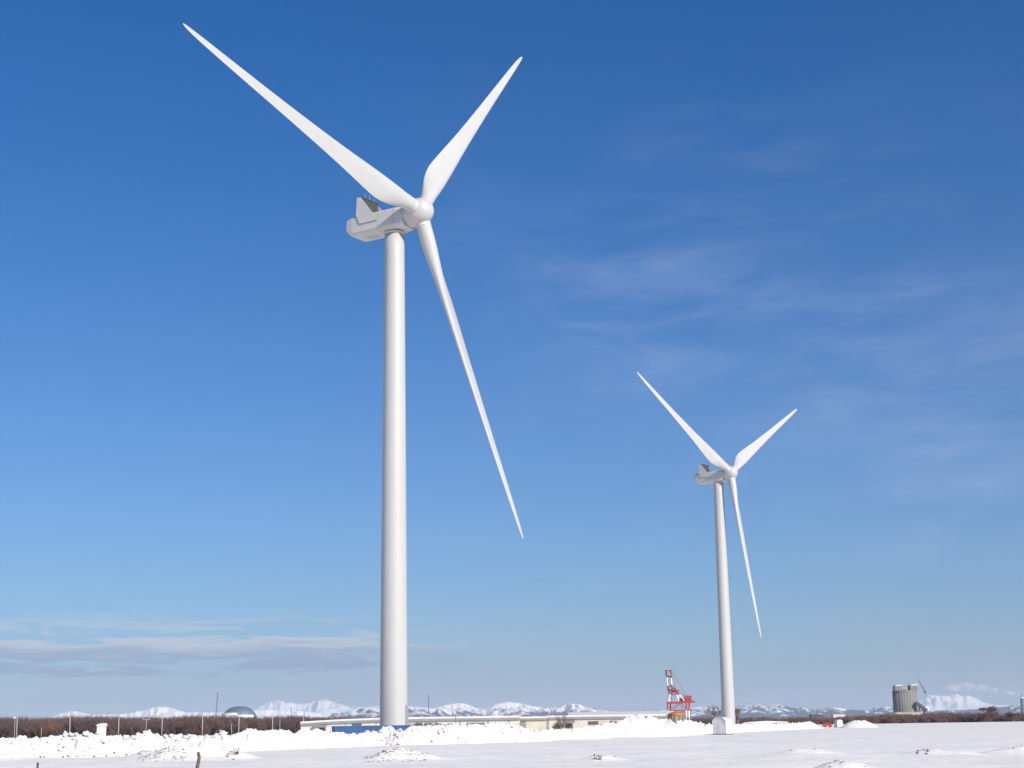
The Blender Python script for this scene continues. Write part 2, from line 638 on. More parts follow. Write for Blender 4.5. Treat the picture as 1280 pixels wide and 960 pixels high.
    prof = [(-2.3, 1.8), (-2.25, 2.05), (-1.7, 2.16), (-1.0, 2.25), (0.0, 2.25), (.7, 2.13), (1.25, 1.9), (1.7, 1.57), (2.05, 1.16), (2.25, .7), (2.33, .25), (2.34, .02)]
    hubo = MB().loft([ring(x, r) for x, r in prof], True).build('hub', M['blade'], root)
    bm_ = None
    for k in range(3):
        a = azim + k * 2 * math.pi / 3
        # span direction in the rotor plane; nacelle +Y is the side hh points to (photo right)
        span = Vector((0, math.sin(a), math.cos(a)))
        lead = Vector((0, math.cos(a), -math.sin(a)))      # clockwise seen from the front
        BM = Matrix(((lead.x, -1, span.x), (lead.y, 0, span.y), (lead.z, 0, span.z))).to_4x4()
        if bm_ is None:
            bm_ = blade_mesh().build('blade', M['blade'], root)
            bo = bm_
        else:
            bo = bm_.copy()
            COL.objects.link(bo)
            bo.parent = root
        bo.matrix_local = RM @ BM
        cl = MB().lathe([(1.2, 2.0), (1.235, 2.02), (1.235, 2.38), (1.2, 2.4)], 40).build('root_collar', M['nacelle'], bo)
    return root


M['concrete'] = mat('concrete', (0.34, 0.33, 0.31), 0.85, var=0.25, vscale=0.4)
M['seam'] = mat('panel_joint', (0.42, 0.425, 0.42), 0.5)

T1 = make_turbine((-18.969, 245.419, 0), 0.99982, -1.36485, 'large white wind turbine in the foreground, left of the smaller one')
T2 = make_turbine((69.226, 522.053, 0), 0.85033, -1.06453, 'smaller looking white wind turbine farther off beside the domed hut')


# ------------------------------------------------------------------ snow banks
# photo columns: row of the foot, row of the crest
FOOT = [(-260, 962), (-120, 955), (0, 950), (60, 946.5), (110, 945), (160, 943), (240, 940.5), (300, 938.8), (380, 936), (440, 934), (480, 931.5),
        (560, 930), (640, 928), (700, 926), (760, 922.5), (820, 920), (860, 918.5), (890, 916.8), (930, 914.8), (960, 913.4), (1000, 911.3), (1032, 910)]
CREST = [(-260, 924), (-180, 917), (-120, 922), (-60, 918), (0, 920.5), (20, 922.5), (40, 923.5), (56, 921.5), (66, 919), (76, 917.5), (90, 914), (100, 917), (110, 915), (120, 919),
         (140, 919.5), (150, 920), (164, 919), (172, 917.5), (185, 912), (198, 917), (210, 918), (221, 914.5), (232, 918), (246, 919), (262, 919.5), (271, 917), (278, 910.5), (286, 918),
         (303, 916), (312, 915.5), (319, 912.8), (329, 914.5), (339, 912.6), (350, 914), (360, 915.5), (377, 916), (400, 913.5), (412, 915.5), (424, 916), (436, 919.5), (446, 918),
         (455, 915), (470, 914), (480, 911), (488, 908.6), (497, 910.5), (505, 911), (514, 908), (540, 908), (560, 907.5), (575, 907), (600, 906.5), (620, 905), (640, 904.5), (650, 908), (660, 911),
         (676, 912.5), (690, 911.5), (710, 911.5), (722, 910.5), (736, 906.5), (752, 906), (764, 904.5), (775, 901.5), (786, 897.5), (800, 894), (810, 895.5), (820, 898), (832, 899), (845, 901.5), (860, 899.5),
         (872, 903.5), (882, 904.5), (895, 905.5), (905, 906), (925, 904.5), (935, 904), (948, 904.5), (957, 902.8), (968, 904), (985, 904), (1000, 903), (1013, 902), (1020, 905.5), (1026, 908.3), (1032, 909.8)]


def tab(t, x):
    return np.interp(x, [a for a, b in t], [b for a, b in t])


def make_bank():
    px = np.arange(-260, 1032.01, 0.36)
    yf, yc = tab(FOOT, px), tab(CREST, px)
    yf = yf + (fbm(px / 90, 0 * px, 2, 44) - .5) * np.clip((yf - 905) / 12, .2, 2.0)
    hz = np.array([hor(p) for p in px])
    D0 = EYE * FPX / (yf - hz)                       # foot distance
    dep = 5.0 + 2.2 * vnoise(px / 33, 0 * px, 4) + np.clip((D0 - 250) / 60, 0, 4)
    D0 = D0 + (fbm(px / 60, 0 * px, 2, 41) - .5) * 2.0
    tt = np.concatenate([[-0.05], np.linspace(0, 0.5, 20), np.linspace(0.56, 1.0, 9), [1.05]])
    Dc = D0 + dep * 0.42
    Hc = EYE - (yc - hz) * Dc / FPX                  # crest height
    Hc = Hc - 0.12
    Xd = np.array([xat(p, 1.0) for p in px])
    T, P = np.meshgrid(tt, px, indexing='ij')
    Dg = D0[None, :] + dep[None, :] * T
    X = Xd[None, :] * Dg
    sT = np.clip(T, 0, 1) / 0.42
    prof = np.where(T < 0.42, .45 * np.sin(sT * math.pi / 2) + .55 * sT * sT * (3 - 2 * sT), np.cos(np.clip((T - 0.42) / 0.58, 0, 1) * math.pi / 2) ** 1.1)
    sx, sy = X, Dg
    n1 = fbm(sx / 2.6, sy / 2.2, 2, 31)
    apron = np.exp(-((T - .1) / .10) ** 2) * np.clip(fbm(sx / 1.8, sy / 1.8, 3, 58) - .42, 0, 1) * 1.1
    n2 = np.abs(fbm(sx / 1.15, sy / 1.0, 3, 35) - 0.5) * 2
    n3 = vnoise(sx / 0.33, sy / 0.33, 38)
    amp = np.clip(prof * 1.3, 0, 1) * (0.4 + 0.6 * np.clip(Hc, 0, 2)[None, :] / 2)
    Z = Hc[None, :] * prof * (0.90 + 0.2 * n1) + amp * ((n1 - .5) * 0.5 - n2 * 0.42 + 0.14 + (n3 - .5) * 0.20) + apron
    Dg = Dg + amp * (fbm(sx / .8, sy / .8 + 40, 2, 51) - .5) * 1.0
    gzv = ground_z(X, Dg)
    Z = gzv + np.maximum(Z, -0.02) - np.where((T < 0) | (T > 1), 0.25, 0.03)
    V = np.stack([X, Dg, Z], -1).reshape(-1, 3)
    o = np_mesh('snow_bank', V, grid_quads(len(tt), len(px)), M['bank'], smooth=False)
    tag(o, 'long lumpy bank of ploughed snow running across the field', kind='structure')
    return px, D0, Dc, Hc


BPX, BD0, BDC, BHC = make_bank()


def bank_pt(px, t):
    """a point on the bank face: t 0 foot, 1 crest"""
    d0, dc = np.interp(px, BPX, BD0), np.interp(px, BPX, BDC)
    h = np.interp(px, BPX, BHC)
    d = d0 + (dc - d0) * t
    return Vector((xat(px, d), d, h * (.45 * math.sin(t * math.pi / 2) + .55 * t * t * (3 - 2 * t))))


def lump(c, r, seed, sq=0.75, n=2):
    """an uneven little clod as (verts, faces)"""
    import bmesh
    bm = bmesh.new()
    bmesh.ops.create_icosphere(bm, subdivisions=n, radius=1.0)
    rs = np.random.default_rng(seed)
    ph = rs.random(9) * 6.28
    vs = []
    for v in bm.verts:
        p = v.co
        k = 1 + 0.22 * math.sin(p.x * 3 + ph[0]) + 0.2 * math.sin(p.y * 4 + ph[1]) + 0.16 * math.sin(p.z * 5 + p.x * 2 + ph[2])
        vs.append((c[0] + p.x * r * k, c[1] + p.y * r * k, c[2] + p.z * r * k * sq))
    fs = [tuple(x.index for x in f.verts) for f in bm.faces]
    bm.free()
    return vs, fs


# loose snow clods along the crest and face of the bank
mb = MB()
for i in range(760):
    px = random.uniform(-120, 1020)
    t = random.choice([random.uniform(0.0, 1.0), random.uniform(.75, 1.05)])
    p = bank_pt(px, min(t, 1.0))
    r = random.uniform(.10, .30) * (1.25 if p.y > 250 else 1)
    mb.add(*lump((p.x, p.y - .1, p.z + r * .05), r, i, .8, 1))
o = mb.build('snow_clods', M['bank'])
tag(o, 'loose clods of snow scattered over the ploughed bank', kind='stuff')

# dirt and gravel caught in the bank
M['stone'] = mat('dark_stone', (0.17, 0.155, 0.15), 0.9, var=0.5, vscale=2.0)
mb = MB()
for i in range(230):
    px = random.uniform(-100, 1010)
    t = random.uniform(-.1, .8)
    p = bank_pt(px, max(t, 0.02))
    r = random.choice([.05, .06, .08, .12])
    mb.add(*lump((p.x, p.y - .35, p.z + .04), r, i, .7, 1))
o = mb.build('bank_gravel', M['stone'])
tag(o, 'dark bits of gravel and earth caught in the snow bank', kind='stuff')

# snow heap at the far right end of the bank
def heap(px, yt, yb, hw, lab):
    d = gdist(px, yb)
    h = EYE - (yt - hor(px)) * d / FPX
    wd = hw * d / FPX
    g = np.linspace(-1.15, 1.15, 60)
    U, Vv = np.meshgrid(g, g, indexing='ij')
    q = np.sqrt(U * U + Vv * Vv)
    X, Y = xat(px, d + wd * .6) + U * wd, d + wd * .6 + Vv * wd * .6
    Z = h * np.clip(1.0 - q ** 2, -.2, 1) * (0.86 + .3 * fbm(X / 1.4, Y / 1.4, 3, 61)) - 0.04 + (fbm(X / .7, Y / .7, 2, 66) - .5) * .25 * np.clip(1 - q, 0, 1)
    o = np_mesh('snow_heap', np.stack([X, Y, Z], -1).reshape(-1, 3), grid_quads(60, 60), M['bank'])
    tag(o, lab, kind='structure')


heap(1074, 900.3, 909.5, 24, 'rounded heap of snow to the right of the red car')

# stones showing through the foreground mounds, one scatter per mound
def stones(k, n, px0, px1, y0, y1, size, name='stones', lab=''):
    mb = MB()
    for i in range(n):
        px, py = random.uniform(px0, px1), random.uniform(y0, y1)
        r = ray(px, py)
        dd = np.arange(MD[k][1] - 9, MD[k][1] + 6, .25)
        X_, Z_ = r.x / r.y * dd, EYE + r.z / r.y * dd
        hit = np.nonzero(Z_ <= ground_z(X_, dd))[0]
        if not len(hit):
            continue
        best = Vector((X_[hit[0]], dd[hit[0]], 0))
        s = random.uniform(*size)
        mb.add(*lump((best.x, best.y, gz(best.x, best.y) + s * .05), s, i + 90 * k, .7, 1))
    if mb.v:
        tag(mb.build(name, M['stone']), lab, kind='stuff')


stones(0, 230, 172, 232, 934, 954, (.02, .065), lab='dark stones on the left flank of the large foreground mound')
stones(1, 14, 282, 300, 938, 950, (.04, .10), lab='cluster of dark stones on the small mound right of the stake')
stones(2, 190, 455, 538, 936, 953, (.02, .07), lab='scatter of stones on the low mound in front of the near turbine')
stones(3, 14, 738, 770, 940, 947, (.05, .10), lab='few dark stones on the low mound below the crane')
stones(4, 10, 985, 1050, 936, 941, (.03, .06), lab='few stones along the low ridge right of the hut')
stones(5, 22, 1020, 1085, 946, 959, (.02, .05), lab='stones on the low mound at the bottom edge')
stones(6, 16, 1142, 1160, 936, 944, (.04, .10), lab='dark stones on the left end of the right-hand mound')
stones(7, 10, 1240, 1278, 930, 938, (.03, .06), lab='stones on the mound at the right edge')

# ------------------------------------------------------------------ stakes and twigs in the foreground
M['wood'] = mat('weathered_wood', (0.24, 0.175, 0.115), 0.85, var=0.5, vscale=3.0, stretch=(4, 4, .6), bump=.6, bscale=14)
M['post'] = mat('dark_post', (0.06, 0.06, 0.085), 0.6)


def bent_stick(pts, radii, n=9):
    mb = MB()
    rings = []
    for (p, r) in zip(pts, radii):
        p = Vector(p)
        rings.append([p + Vector((math.cos(2 * math.pi * i / n) * r * (1 + .25 * math.sin(3 * i + p.z * 9)), math.sin(2 * math.pi * i / n) * r, 0)) for i in range(n)])
    mb.loft(rings, True)
    return mb


d = 62.0
bx = xat(248, d)
zt = at(249, 940, d).z
g0 = gz(bx, d)
sc_ = px_scale(d)
o = bent_stick([(bx - 1.3 * sc_, d, g0 - .3), (bx - 1.0 * sc_, d, g0 + .3), (bx - .3 * sc_, d, zt - .55), (bx + 1.4 * sc_, d, zt - .32), (bx + 1.9 * sc_, d, zt - .2),
                (bx + 1.0 * sc_, d, zt - .08), (bx + 1.0 * sc_, d, zt)], [.075, .07, .065, .062, .06, .055, .05]).build('wooden_stake', M['wood'])
tag(o, 'crooked brown wooden stake standing in the snow at the bottom edge', 'stake')
d = 60.0
x_, zt = xat(49, d), at(49, 954.5, d).z
mb = MB().tube((x_, d, gz(x_, d) - .3), (x_, d, zt), .04, n=10)
mb.tube((x_, d, zt), (x_, d, zt + .05), .05, .02, n=10)
tag(mb.build('marker_post', M['post']), 'thin dark marker post at the bottom left edge', 'post')


def twig_clump(px, py, d, hgt, n, label, name='dry_weed'):
    p = at(px, py, d)
    p.z = gz(p.x, p.y)
    mb = MB()
    for i in range(n):
        a = random.uniform(0, 6.28)
        q = Vector((math.cos(a) * .3, math.sin(a) * .2, 1)).normalized() * hgt * random.uniform(.5, 1)
        b = Vector((random.gauss(0, .12), random.gauss(0, .12), -.05))
        mb.tube(p + b, p + b + q, .018, .008, 4, False)
        mb.tube(p + b + q * .6, p + b + q * .6 + Vector((random.gauss(0, .15), random.gauss(0, .1), .14)), .012, .006, 4, False)
    tag(mb.build(name, M['twig']), label, 'weed')


M['twig'] = mat('bare_twigs', (0.115, 0.085, 0.07), 0.9, var=0.35, vscale=0.6)
twig_clump(748, 948, MD[3][1] - 1.0, .42, 12, 'dry grey weed clump on the low mound below the crane')
twig_clump(296, 948, MD[1][1] - .6, .55, 9, 'dry weed stalks on the small mound right of the stake')

# snow-capped block standing on the bank
c = bank_pt(126.5, .8)
sc_ = px_scale(c.y)
M['creampaint'] = mat('cream_paint', (0.70, 0.67, 0.56), 0.7, var=0.2, vscale=1.5)
zt = at(126.5, 907.5, c.y).z
root = empty('snow_capped_block', (c.x, c.y, c.z - .4), R(18))
tag(root, 'cream block with a thick snow cap on the snow bank at far left', 'block')
mb = MB().box((-.42, -.4, 0), (.42, .4, zt - c.z + .4))
mb.build('block', M['creampaint'], root)
vs, fs = lump((0, 0, zt - c.z + .42), .56, 5, .45, 3)
MB().add([(min(max(x, -.5), .5), min(max(y, -.48), .48), max(z, zt - c.z + .385)) for x, y, z in vs], fs, True).build('snow_cap', M['bank'], root)
for i, (dx, dz, r) in enumerate(((-.36, .45, .30), (-.3, .9, .22), (.1, .3, .3), (-.42, .2, .3))):
    vs, fs = lump((dx, -.42, dz), r, 30 + i, .9, 2)
    MB().add(vs, fs, True).build('snow_lump', M['bank'], root)

# ------------------------------------------------------------------ domed huts
M['hut'] = mat('white_hut_panel', (0.66, 0.67, 0.63), 0.5, var=0.08, vscale=1.2)


def make_hut(px, py, scale, rz, label):
    d = gdist(px, py)
    x = xat(px, d)
    root = empty('domed_hut', (x, d, gz(x, d)), rz)
    tag(root, label, 'hut', 'small white domed huts')
    W, L, H, E_ = 1.5 * scale, 2.5 * scale, 3.45 * scale, 2.3 * scale
    n = 14
    arc = [(W * math.cos(math.pi * i / n), E_ + (H - E_) * math.sin(math.pi * i / n)) for i in range(n + 1)]
    poly = [(-W, .18), (W, .18)] + arc
    body = MB().prism(poly, -L / 2, L / 2).build('shell', M['hut'], root)
    po = [(a * 1.03, b + .05) for a, b in arc] + [(a * .985, b - .03) for a, b in arc[::-1]]
    MB().prism(po, -L / 2 - .12, -L / 2 + .12).build('arch_trim', M['hut'], body)
    MB().box((-.42 * scale, -L / 2 - .04, .22), (.42 * scale, -L / 2 - .002, 2.05 * scale)).build('door', M['hutdoor'], root)
    MB().box((W + .002, -.5 * scale, 1.3 * scale), (W + .03, .5 * scale, 1.75 * scale)).build('vent', M['hutdoor'], root)
    MB().box((-W - .12, -L / 2 - .12, -.25), (W + .12, L / 2 + .12, .18)).build('plinth', M['darkconc'], root)
    return root


M['hutdoor'] = mat('hut_door', (0.58, 0.59, 0.56), 0.55)
M['darkconc'] = mat('dark_concrete', (0.12, 0.12, 0.115), 0.9)
make_hut(903, 918.6, 1.0, R(-37), 'white hut with rounded roof in front of the smaller turbine')
make_hut(1048, 909.2, .92, R(22), 'tiny white domed hut right beside the red car')

# ------------------------------------------------------------------ red car
M['red'] = mat('red_paint', (0.50, 0.035, 0.03), 0.35)
M['tyre'] = mat('tyre_rubber', (0.03, 0.03, 0.03), 0.9)
M['glass'] = mat('window_glass', (0.05, 0.06, 0.07), 0.1)
d = gdist(1034, 909.0)
root = empty('red_car', (xat(1034, d), d, gz(xat(1034, d), d)), R(6))
tag(root, 'red car parked behind the snow bank beside the tiny domed hut', 'car')
side = [(-1.95, .35), (1.95, .35), (2.1, 1.1), (1.25, 1.3), (.8, 2.05), (-1.75, 2.1), (-2.05, 1.3), (-2.08, 1.0)]
body = MB().prism(side, -.8, .8).build('body', M['red'], root)
MB().prism([(.65, 1.95), (1.02, 1.35), (-.1, 1.35), (-.1, 1.97)], -.815, .815).build('side_window', M['glass'], body)
MB().prism([(-.2, 1.97), (-.2, 1.35), (-1.8, 1.35), (-1.65, 1.98)], -.815, .815).build('side_window', M['glass'], body)
for x in (-1.25, 1.25):
    for y in (-.74, .74):
        MB().tube((x, y - .1, .33), (x, y + .1, .33), .33, n=18).build('wheel', M['tyre'], root)
for x in (1.9,):
    for y in (-.6, .6):
        MB().box((x, y - .15, .62), (x + .1, y + .15, .78)).build('headlight', M['hut'], body)

# ------------------------------------------------------------------ sheds behind the near turbine
M['wall'] = mat('cream_wall', (0.62, 0.60, 0.54), 0.85, var=0.14, vscale=.5, stretch=(1, 1, 2))
M['wall2'] = mat('beige_wall', (0.58, 0.54, 0.45), 0.85, var=0.15, vscale=.4)
M['fascia'] = mat('grey_fascia', (0.28, 0.275, 0.265), 0.7, var=0.15, vscale=.8)
M['darkwin'] = mat('dark_opening', (0.10, 0.10, 0.105), 0.4)
M['blue'] = mat('blue_steel', (0.03, 0.10, 0.27), 0.5, var=0.25, vscale=.7)


def shed(name, label, x0, x1, d, prof, walls, deep=16.0):
    """prof: (px, eave row) along the front; a flat roofed shed with fascia and snow on top"""
    X0, X1 = xat(x0, d), xat(x1, d)
    root = empty(name, (X0, d, 0))
    tag(root, label, 'shed', 'low sheds behind the snow bank')
    pts = [(xat(p, d) - X0, at(p, y, d).z) for p, y in prof]
    MB().prism([(0, -.2), (X1 - X0, -.2)] + [(x, z - .46) for x, z in pts[::-1]], 0, deep).build('wall', walls, root)
    MB().prism([(x, z - .458) for x, z in pts] + [(x, z) for x, z in pts[::-1]], -.35, deep + .35).build('roof', M['fascia'], root)
    MB().prism([(x, z + .002) for x, z in pts] + [(x, z + .34) for x, z in pts[::-1]], -.2, deep + .2).build('roof_snow', M['bank'], root)
    return root, X0


d = 318.0
root, X0 = shed('long_shed', 'long cream shed with snowy grey-edged roof behind the near turbine', 377.5, 648, d,
                [(375.5, 904.3), (420, 901.5), (470, 899.6), (560, 898.0), (620, 897.3), (650, 896.8)], M['wall'])
def wbox(px0, px1, y0, y1, name, mt, proud=.06, par=None, dd=None):
    dd = d if dd is None else dd
    a, b = at(px0, y1, dd), at(px1, y0, dd)
    MB().box((a.x - X0, -proud, a.z), (b.x - X0, -.002, b.z)).build(name, mt, par or root)
def awning(px0, px1, y, par, dd):
    a, b = at(px0, y, dd), at(px1, y, dd)
    xa, xb, z = a.x - X0, b.x - X0, a.z
    MB().add([(xa, 0, z + .5), (xb, 0, z + .5), (xb, -1.3, z), (xa, -1.3, z), (xa, 0, z + .38), (xb, 0, z + .38), (xb, -1.3, z - .12), (xa, -1.3, z - .12)],
             [(0, 1, 2, 3), (7, 6, 5, 4), (3, 2, 6, 7), (0, 3, 7, 4), (1, 5, 6, 2), (0, 4, 5, 1)]).build('awning', M['fascia'], par)
awning(392, 409, 908.5, root, d)
awning(584, 606, 906.5, root, d)
wbox(394, 407, 909.5, 915, 'window', M['darkwin'])
wbox(519, 528, 903.5, 909, 'window', M['darkwin'])
wbox(440, 452, 904.5, 908, 'window', M['darkwin'])
wbox(586, 604, 907.5, 911, 'window', M['darkwin'])
wbox(560, 566, 904, 912, 'door', M['fascia'])
for p in (432, 470, 512, 545, 575, 610, 636):
    wbox(p, p + .8, tab([(375, 907.3), (420, 904.5), (470, 902.6), (560, 901), (650, 900)], p), 914, 'downpipe', M['fascia'], .12)
d = 336.0
root, X0 = shed('beige_shed', 'beige shed with a deep grey fascia left of the orange-topped tank', 650, 833, d,
                [(649, 898.0), (683, 897.4), (684, 896.6), (760, 895.6), (833, 894.6)], M['wall2'], 24)
wbox(650, 657.5, 898.6, 912, 'recess', M['fascia'])
wbox(683.5, 686, 899.5, 912, 'downpipe', M['fascia'])
awning(697, 718, 903.5, root, d)
wbox(707, 716, 904.6, 910.5, 'doorway', M['darkwin'])
wbox(735, 748, 901.5, 906, 'window', M['darkwin'])
wbox(785, 800, 900.5, 905, 'window', M['darkwin'])
wbox(812, 828, 900.0, 905, 'window', M['darkwin'])
# wide low-pitched roof of the warehouse behind
d = 470.0
X0_, X1_ = xat(716, d), xat(845, d)
root = empty('warehouse', (X0_, d, 0))
tag(root, 'wide low warehouse with snowy roof behind the beige shed', 'warehouse')
z0, z1 = at(780, 894.5, d).z, at(800, 888.6, d).z
MB().box((0, 0, -.2), (X1_ - X0_, 30, z0)).build('wall', M['wall2'], root)
MB().add([(-1, -.6, z0 + .002), (X1_ - X0_ + 1, -.6, z0 + .002), (X1_ - X0_ + 1, 15, z1), (-1, 15, z1), (X1_ - X0_ + 1, 30.6, z0 + .002), (-1, 30.6, z0 + .002)],
         [(0, 1, 2, 3), (3, 2, 4, 5), (0, 3, 5), (1, 4, 2), (0, 5, 4, 1)]).build('roof', M['roofsnow'] if 'roofsnow' in M else M['bank'], root)
MB().box((-1.1, -.75, z0 - .5), (X1_ - X0_ + 1.1, -.61, z0 + .1)).build('gutter_board', M['fascia'], root)

# ------------------------------------------------------------------ blue steel container
d = 232.0
xa, xb = xat(419, d), xat(512, d + 4)
root = empty('shipping_container', (xa, d, 0), math.atan2(4, xb - xa))
tag(root, 'blue corrugated steel container half buried by snow before the near tower', 'container')
Lc = math.hypot(xb - xa, 4)
zt = at(440, 907.2, d).z
mb = MB()
n = int(Lc / .28)
pr = []
for i in range(n):
    x = .1 + (Lc - .2) * i / n
    s = (Lc - .2) / n
    pr += [(x, 0.02), (x + s * .3, 0.02), (x + s * .5, .1), (x + s * .8, .1)]
pr.append((Lc - .1, .02))
vs = [(x, y, .18) for x, y in pr] + [(x, y, zt - .15) for x, y in pr]
k = len(pr)
mb.add(vs, [(i, i + 1, k + i + 1, k + i) for i in range(k - 1)])
mb.box((.1, .11, .1), (Lc - .1, 2.4, zt - .16))
mb.build('corrugated_body', M['blue'], root)
fr = MB()
fr.box((0, -.02, zt - .15), (Lc, .12, zt))
fr.box((0, -.02, 0), (Lc, .12, .179))
fr.box((0, -.02, .18), (.1, .12, zt - .151))
fr.box((Lc - .1, -.02, .18), (Lc, .12, zt - .151))
fr.build('frame', M['blue'], root)
MB().box((.02, .13, zt - .155), (Lc - .02, 2.42, zt - .02)).build('roof_panel', M['blue'], root)

# ------------------------------------------------------------------ orange-topped tank behind the bank
M['orange'] = mat('orange_cover', (0.52, 0.20, 0.05), 0.7, var=0.3, vscale=.6)
M['tankwall'] = mat('stained_concrete', (0.36, 0.32, 0.27), 0.9, var=0.45, vscale=.5, stretch=(1, 1, .35))
d = 352.0
xc, wd = xat(846.5, d), 10.5 * px_scale(d)
zt, zr = at(846, 893.5, d).z, at(846, 889.6, d).z
root = empty('round_tank', (xc, d, 0))
tag(root, 'round stained concrete tank with an orange top under the red crane', 'tank')
MB().lathe([(wd, -.2), (wd, zt)], 40, cap1=True).build('wall', M['tankwall'], root)
MB().lathe([(wd + .08, zt - .15), (wd + .1, zt + .1), (wd * .8, zt + (zr - zt) * .6), (wd * .35, zr), (.05, zr + .03)], 40).build('cover', M['orange'], root)
for i in range(14):
    a = 2 * math.pi * i / 14
    MB().box((wd + .01, -.14, -.2), (wd + .14, .14, zt - .2), Matrix.Rotation(a, 4, 'Z')).build('buttress', M['tankwall'], root)

# ------------------------------------------------------------------ harbour gantry crane with raised boom
M['crane_red'] = mat('crane_red', (0.36, 0.034, 0.034), 0.55, var=.15, vscale=.2)
M['crane_white'] = mat('crane_white', (0.75, 0.75, 0.74), 0.5)
M['crane_dark'] = mat('crane_dark', (0.10, 0.05, 0.07), 0.6)
d = 2500.0
ks = px_scale(d) / 8.0           # metres per enlarged pixel
hx = 800 + 365 / 8
root = empty('gantry_crane', (xat(hx, d), d, 0), R(0))
tag(root, 'red and white harbour crane with raised boom beyond the sheds', 'crane')
P = lambda zx, zy, y=0.0: Vector((at(800 + zx / 8, 820 + zy / 8, d).x - root.location.x, y, at(800 + zx / 8, 820 + zy / 8, d).z))
for yy, dx in ((-9, 0), (9, 40)):
    for bx_, nm in ((270, 'leg'), (458, 'leg')):
        top_, mid, bot = P(bx_ + dx, 455, yy), P(bx_ + dx, 545, yy), P(bx_ + dx, 700, yy)
        bot.z = 0
        lg = MB().beam(mid, top_, 2.3, 2.0).build('leg', M['crane_red'], root)
        MB().beam(bot, mid, 2.25, 1.95).build('leg_foot', M['crane_white'], lg)
    MB().beam(P(262 + dx, 470, yy), P(545, 458, yy), 1.60, 2.72).build('girder', M['crane_red'], root)
    MB().beam(P(270 + dx, 545, yy), P(458 + dx, 545, yy), 1.28, 1.60).build('portal_beam', M['crane_red'], root)
    MB().beam(P(290 + dx, 545, yy), P(370 + dx, 470, yy), 1.04, 1.04).build('diagonal', M['crane_red'], root)
    MB().beam(P(440 + dx, 545, yy), P(380 + dx, 470, yy), 1.04, 1.04).build('diagonal', M['crane_red'], root)
    # apex frame and stays
    fa = MB().beam(P(285 + dx * .5, 455, yy * .8), P(300 + dx * .5, 385, yy * .6), 1.44, 1.44).build('apex_leg', M['crane_white'], root)
    MB().beam(P(300 + dx * .5, 385, yy * .6), P(320 + dx * .3, 315, yy * .4), 1.44, 1.44).build('apex_leg_top', M['crane_red'], fa)
    fb = MB().beam(P(385 + dx * .5, 450, yy * .8), P(365 + dx * .5, 385, yy * .6), 1.44, 1.44).build('apex_leg', M['crane_white'], root)
    MB().beam(P(365 + dx * .5, 385, yy * .6), P(335 + dx * .3, 315, yy * .4), 1.44, 1.44).build('apex_leg_top', M['crane_red'], fb)
    st_ = MB().beam(P(440, 452, yy * .8), P(392, 385, yy * .6), 1.12, 1.12).build('back_stay', M['crane_white'], root)
    MB().beam(P(392, 385, yy * .6), P(340, 320, yy * .4), 1.12, 1.12).build('back_stay_top', M['crane_red'], st_)
    # raised boom: two striped chords
    for a, b, mt in (((318, 330), (316, 290), 'crane_red'), ((316, 290), (311, 222), 'crane_white'), ((311, 222), (306, 140), 'crane_red')):
        MB().beam(P(a[0] + dx * .1, a[1], yy * .45), P(b[0] + dx * .1, b[1], yy * .45), 1.76, 1.92).build('boom_chord', M[mt], root)
    for a, b, mt in (((300, 465), (290, 380), 'crane_white'), ((290, 380), (276, 300), 'crane_dark'), ((276, 300), (266, 215), 'crane_white'), ((266, 215), (258, 142), 'crane_dark')):
        MB().beam(P(a[0], a[1], yy * .45), P(b[0], b[1], yy * .45), 1.36, 1.36).build('boom_tie', M[mt], root)
for zy in (146, 205, 300, 345, 385):
    a, b = (P(262, zy), P(308, zy)) if zy < 250 else ((P(276, zy), P(322, zy)) if zy < 320 else (P(288, zy), P(390, zy)))
    MB().beam(a, b, 5.0, 1.6).build('boom_brace', M['crane_red'], root)
for i in range(9):
    za, zb = 150 + i * 36, 150 + (i + 1) * 36
    xa_, xb_ = (264 + i * 4, 310 + i * 1.5) if i % 2 else (310 + i * 1.5, 264 + i * 4)
    MB().beam(P(xa_, za, -3.5), P(xb_, zb, -3.5), .7, .7).build('lacing', M['crane_dark' if i % 3 else 'crane_red'], root)
for x0_, y0_, x1_, y1_ in ((312, 150, 470, 402), (322, 315, 540, 452), (306, 145, 390, 450)):
    MB().tube(P(x0_, y0_, 0), P(x1_, y1_, 0), .22, n=5).build('cable', M['crane_dark'], root)
for x0_ in (270, 310, 458, 498):
    MB().beam(P(x0_ - 6, 640, 0), P(x0_ + 8, 640, 0), 22, 2.0).build('bogie', M['crane_dark'], root)
for x0_, x1_, y0_ in ((282, 300, 330), (330, 352, 350), (400, 440, 440)):
    MB().box(tuple(P(x0_, y0_ + 16, -4.5)), tuple(P(x1_, y0_, 4.5))).build('service_platform', M['crane_dark'], root)
hs = MB().box(tuple(P(446, 470, -5)), tuple(P(512, 403, 5))).build('machinery_house', M['crane_house'] if 'crane_house' in M else M['crane_red'], root)
MB().box(tuple(P(444, 402, -5.3)), tuple(P(514, 396, 5.3))).build('house_roof', M['crane_red'], hs)
MB().box(tuple(P(300, 478, -3)), tuple(P(325, 452, 3))).build('trolley_cab', M['crane_dark'], root)
MB().box(tuple(P(395, 455, -2)), tuple(P(430, 420, 2))).build('winch_house', M['crane_dark'], root)

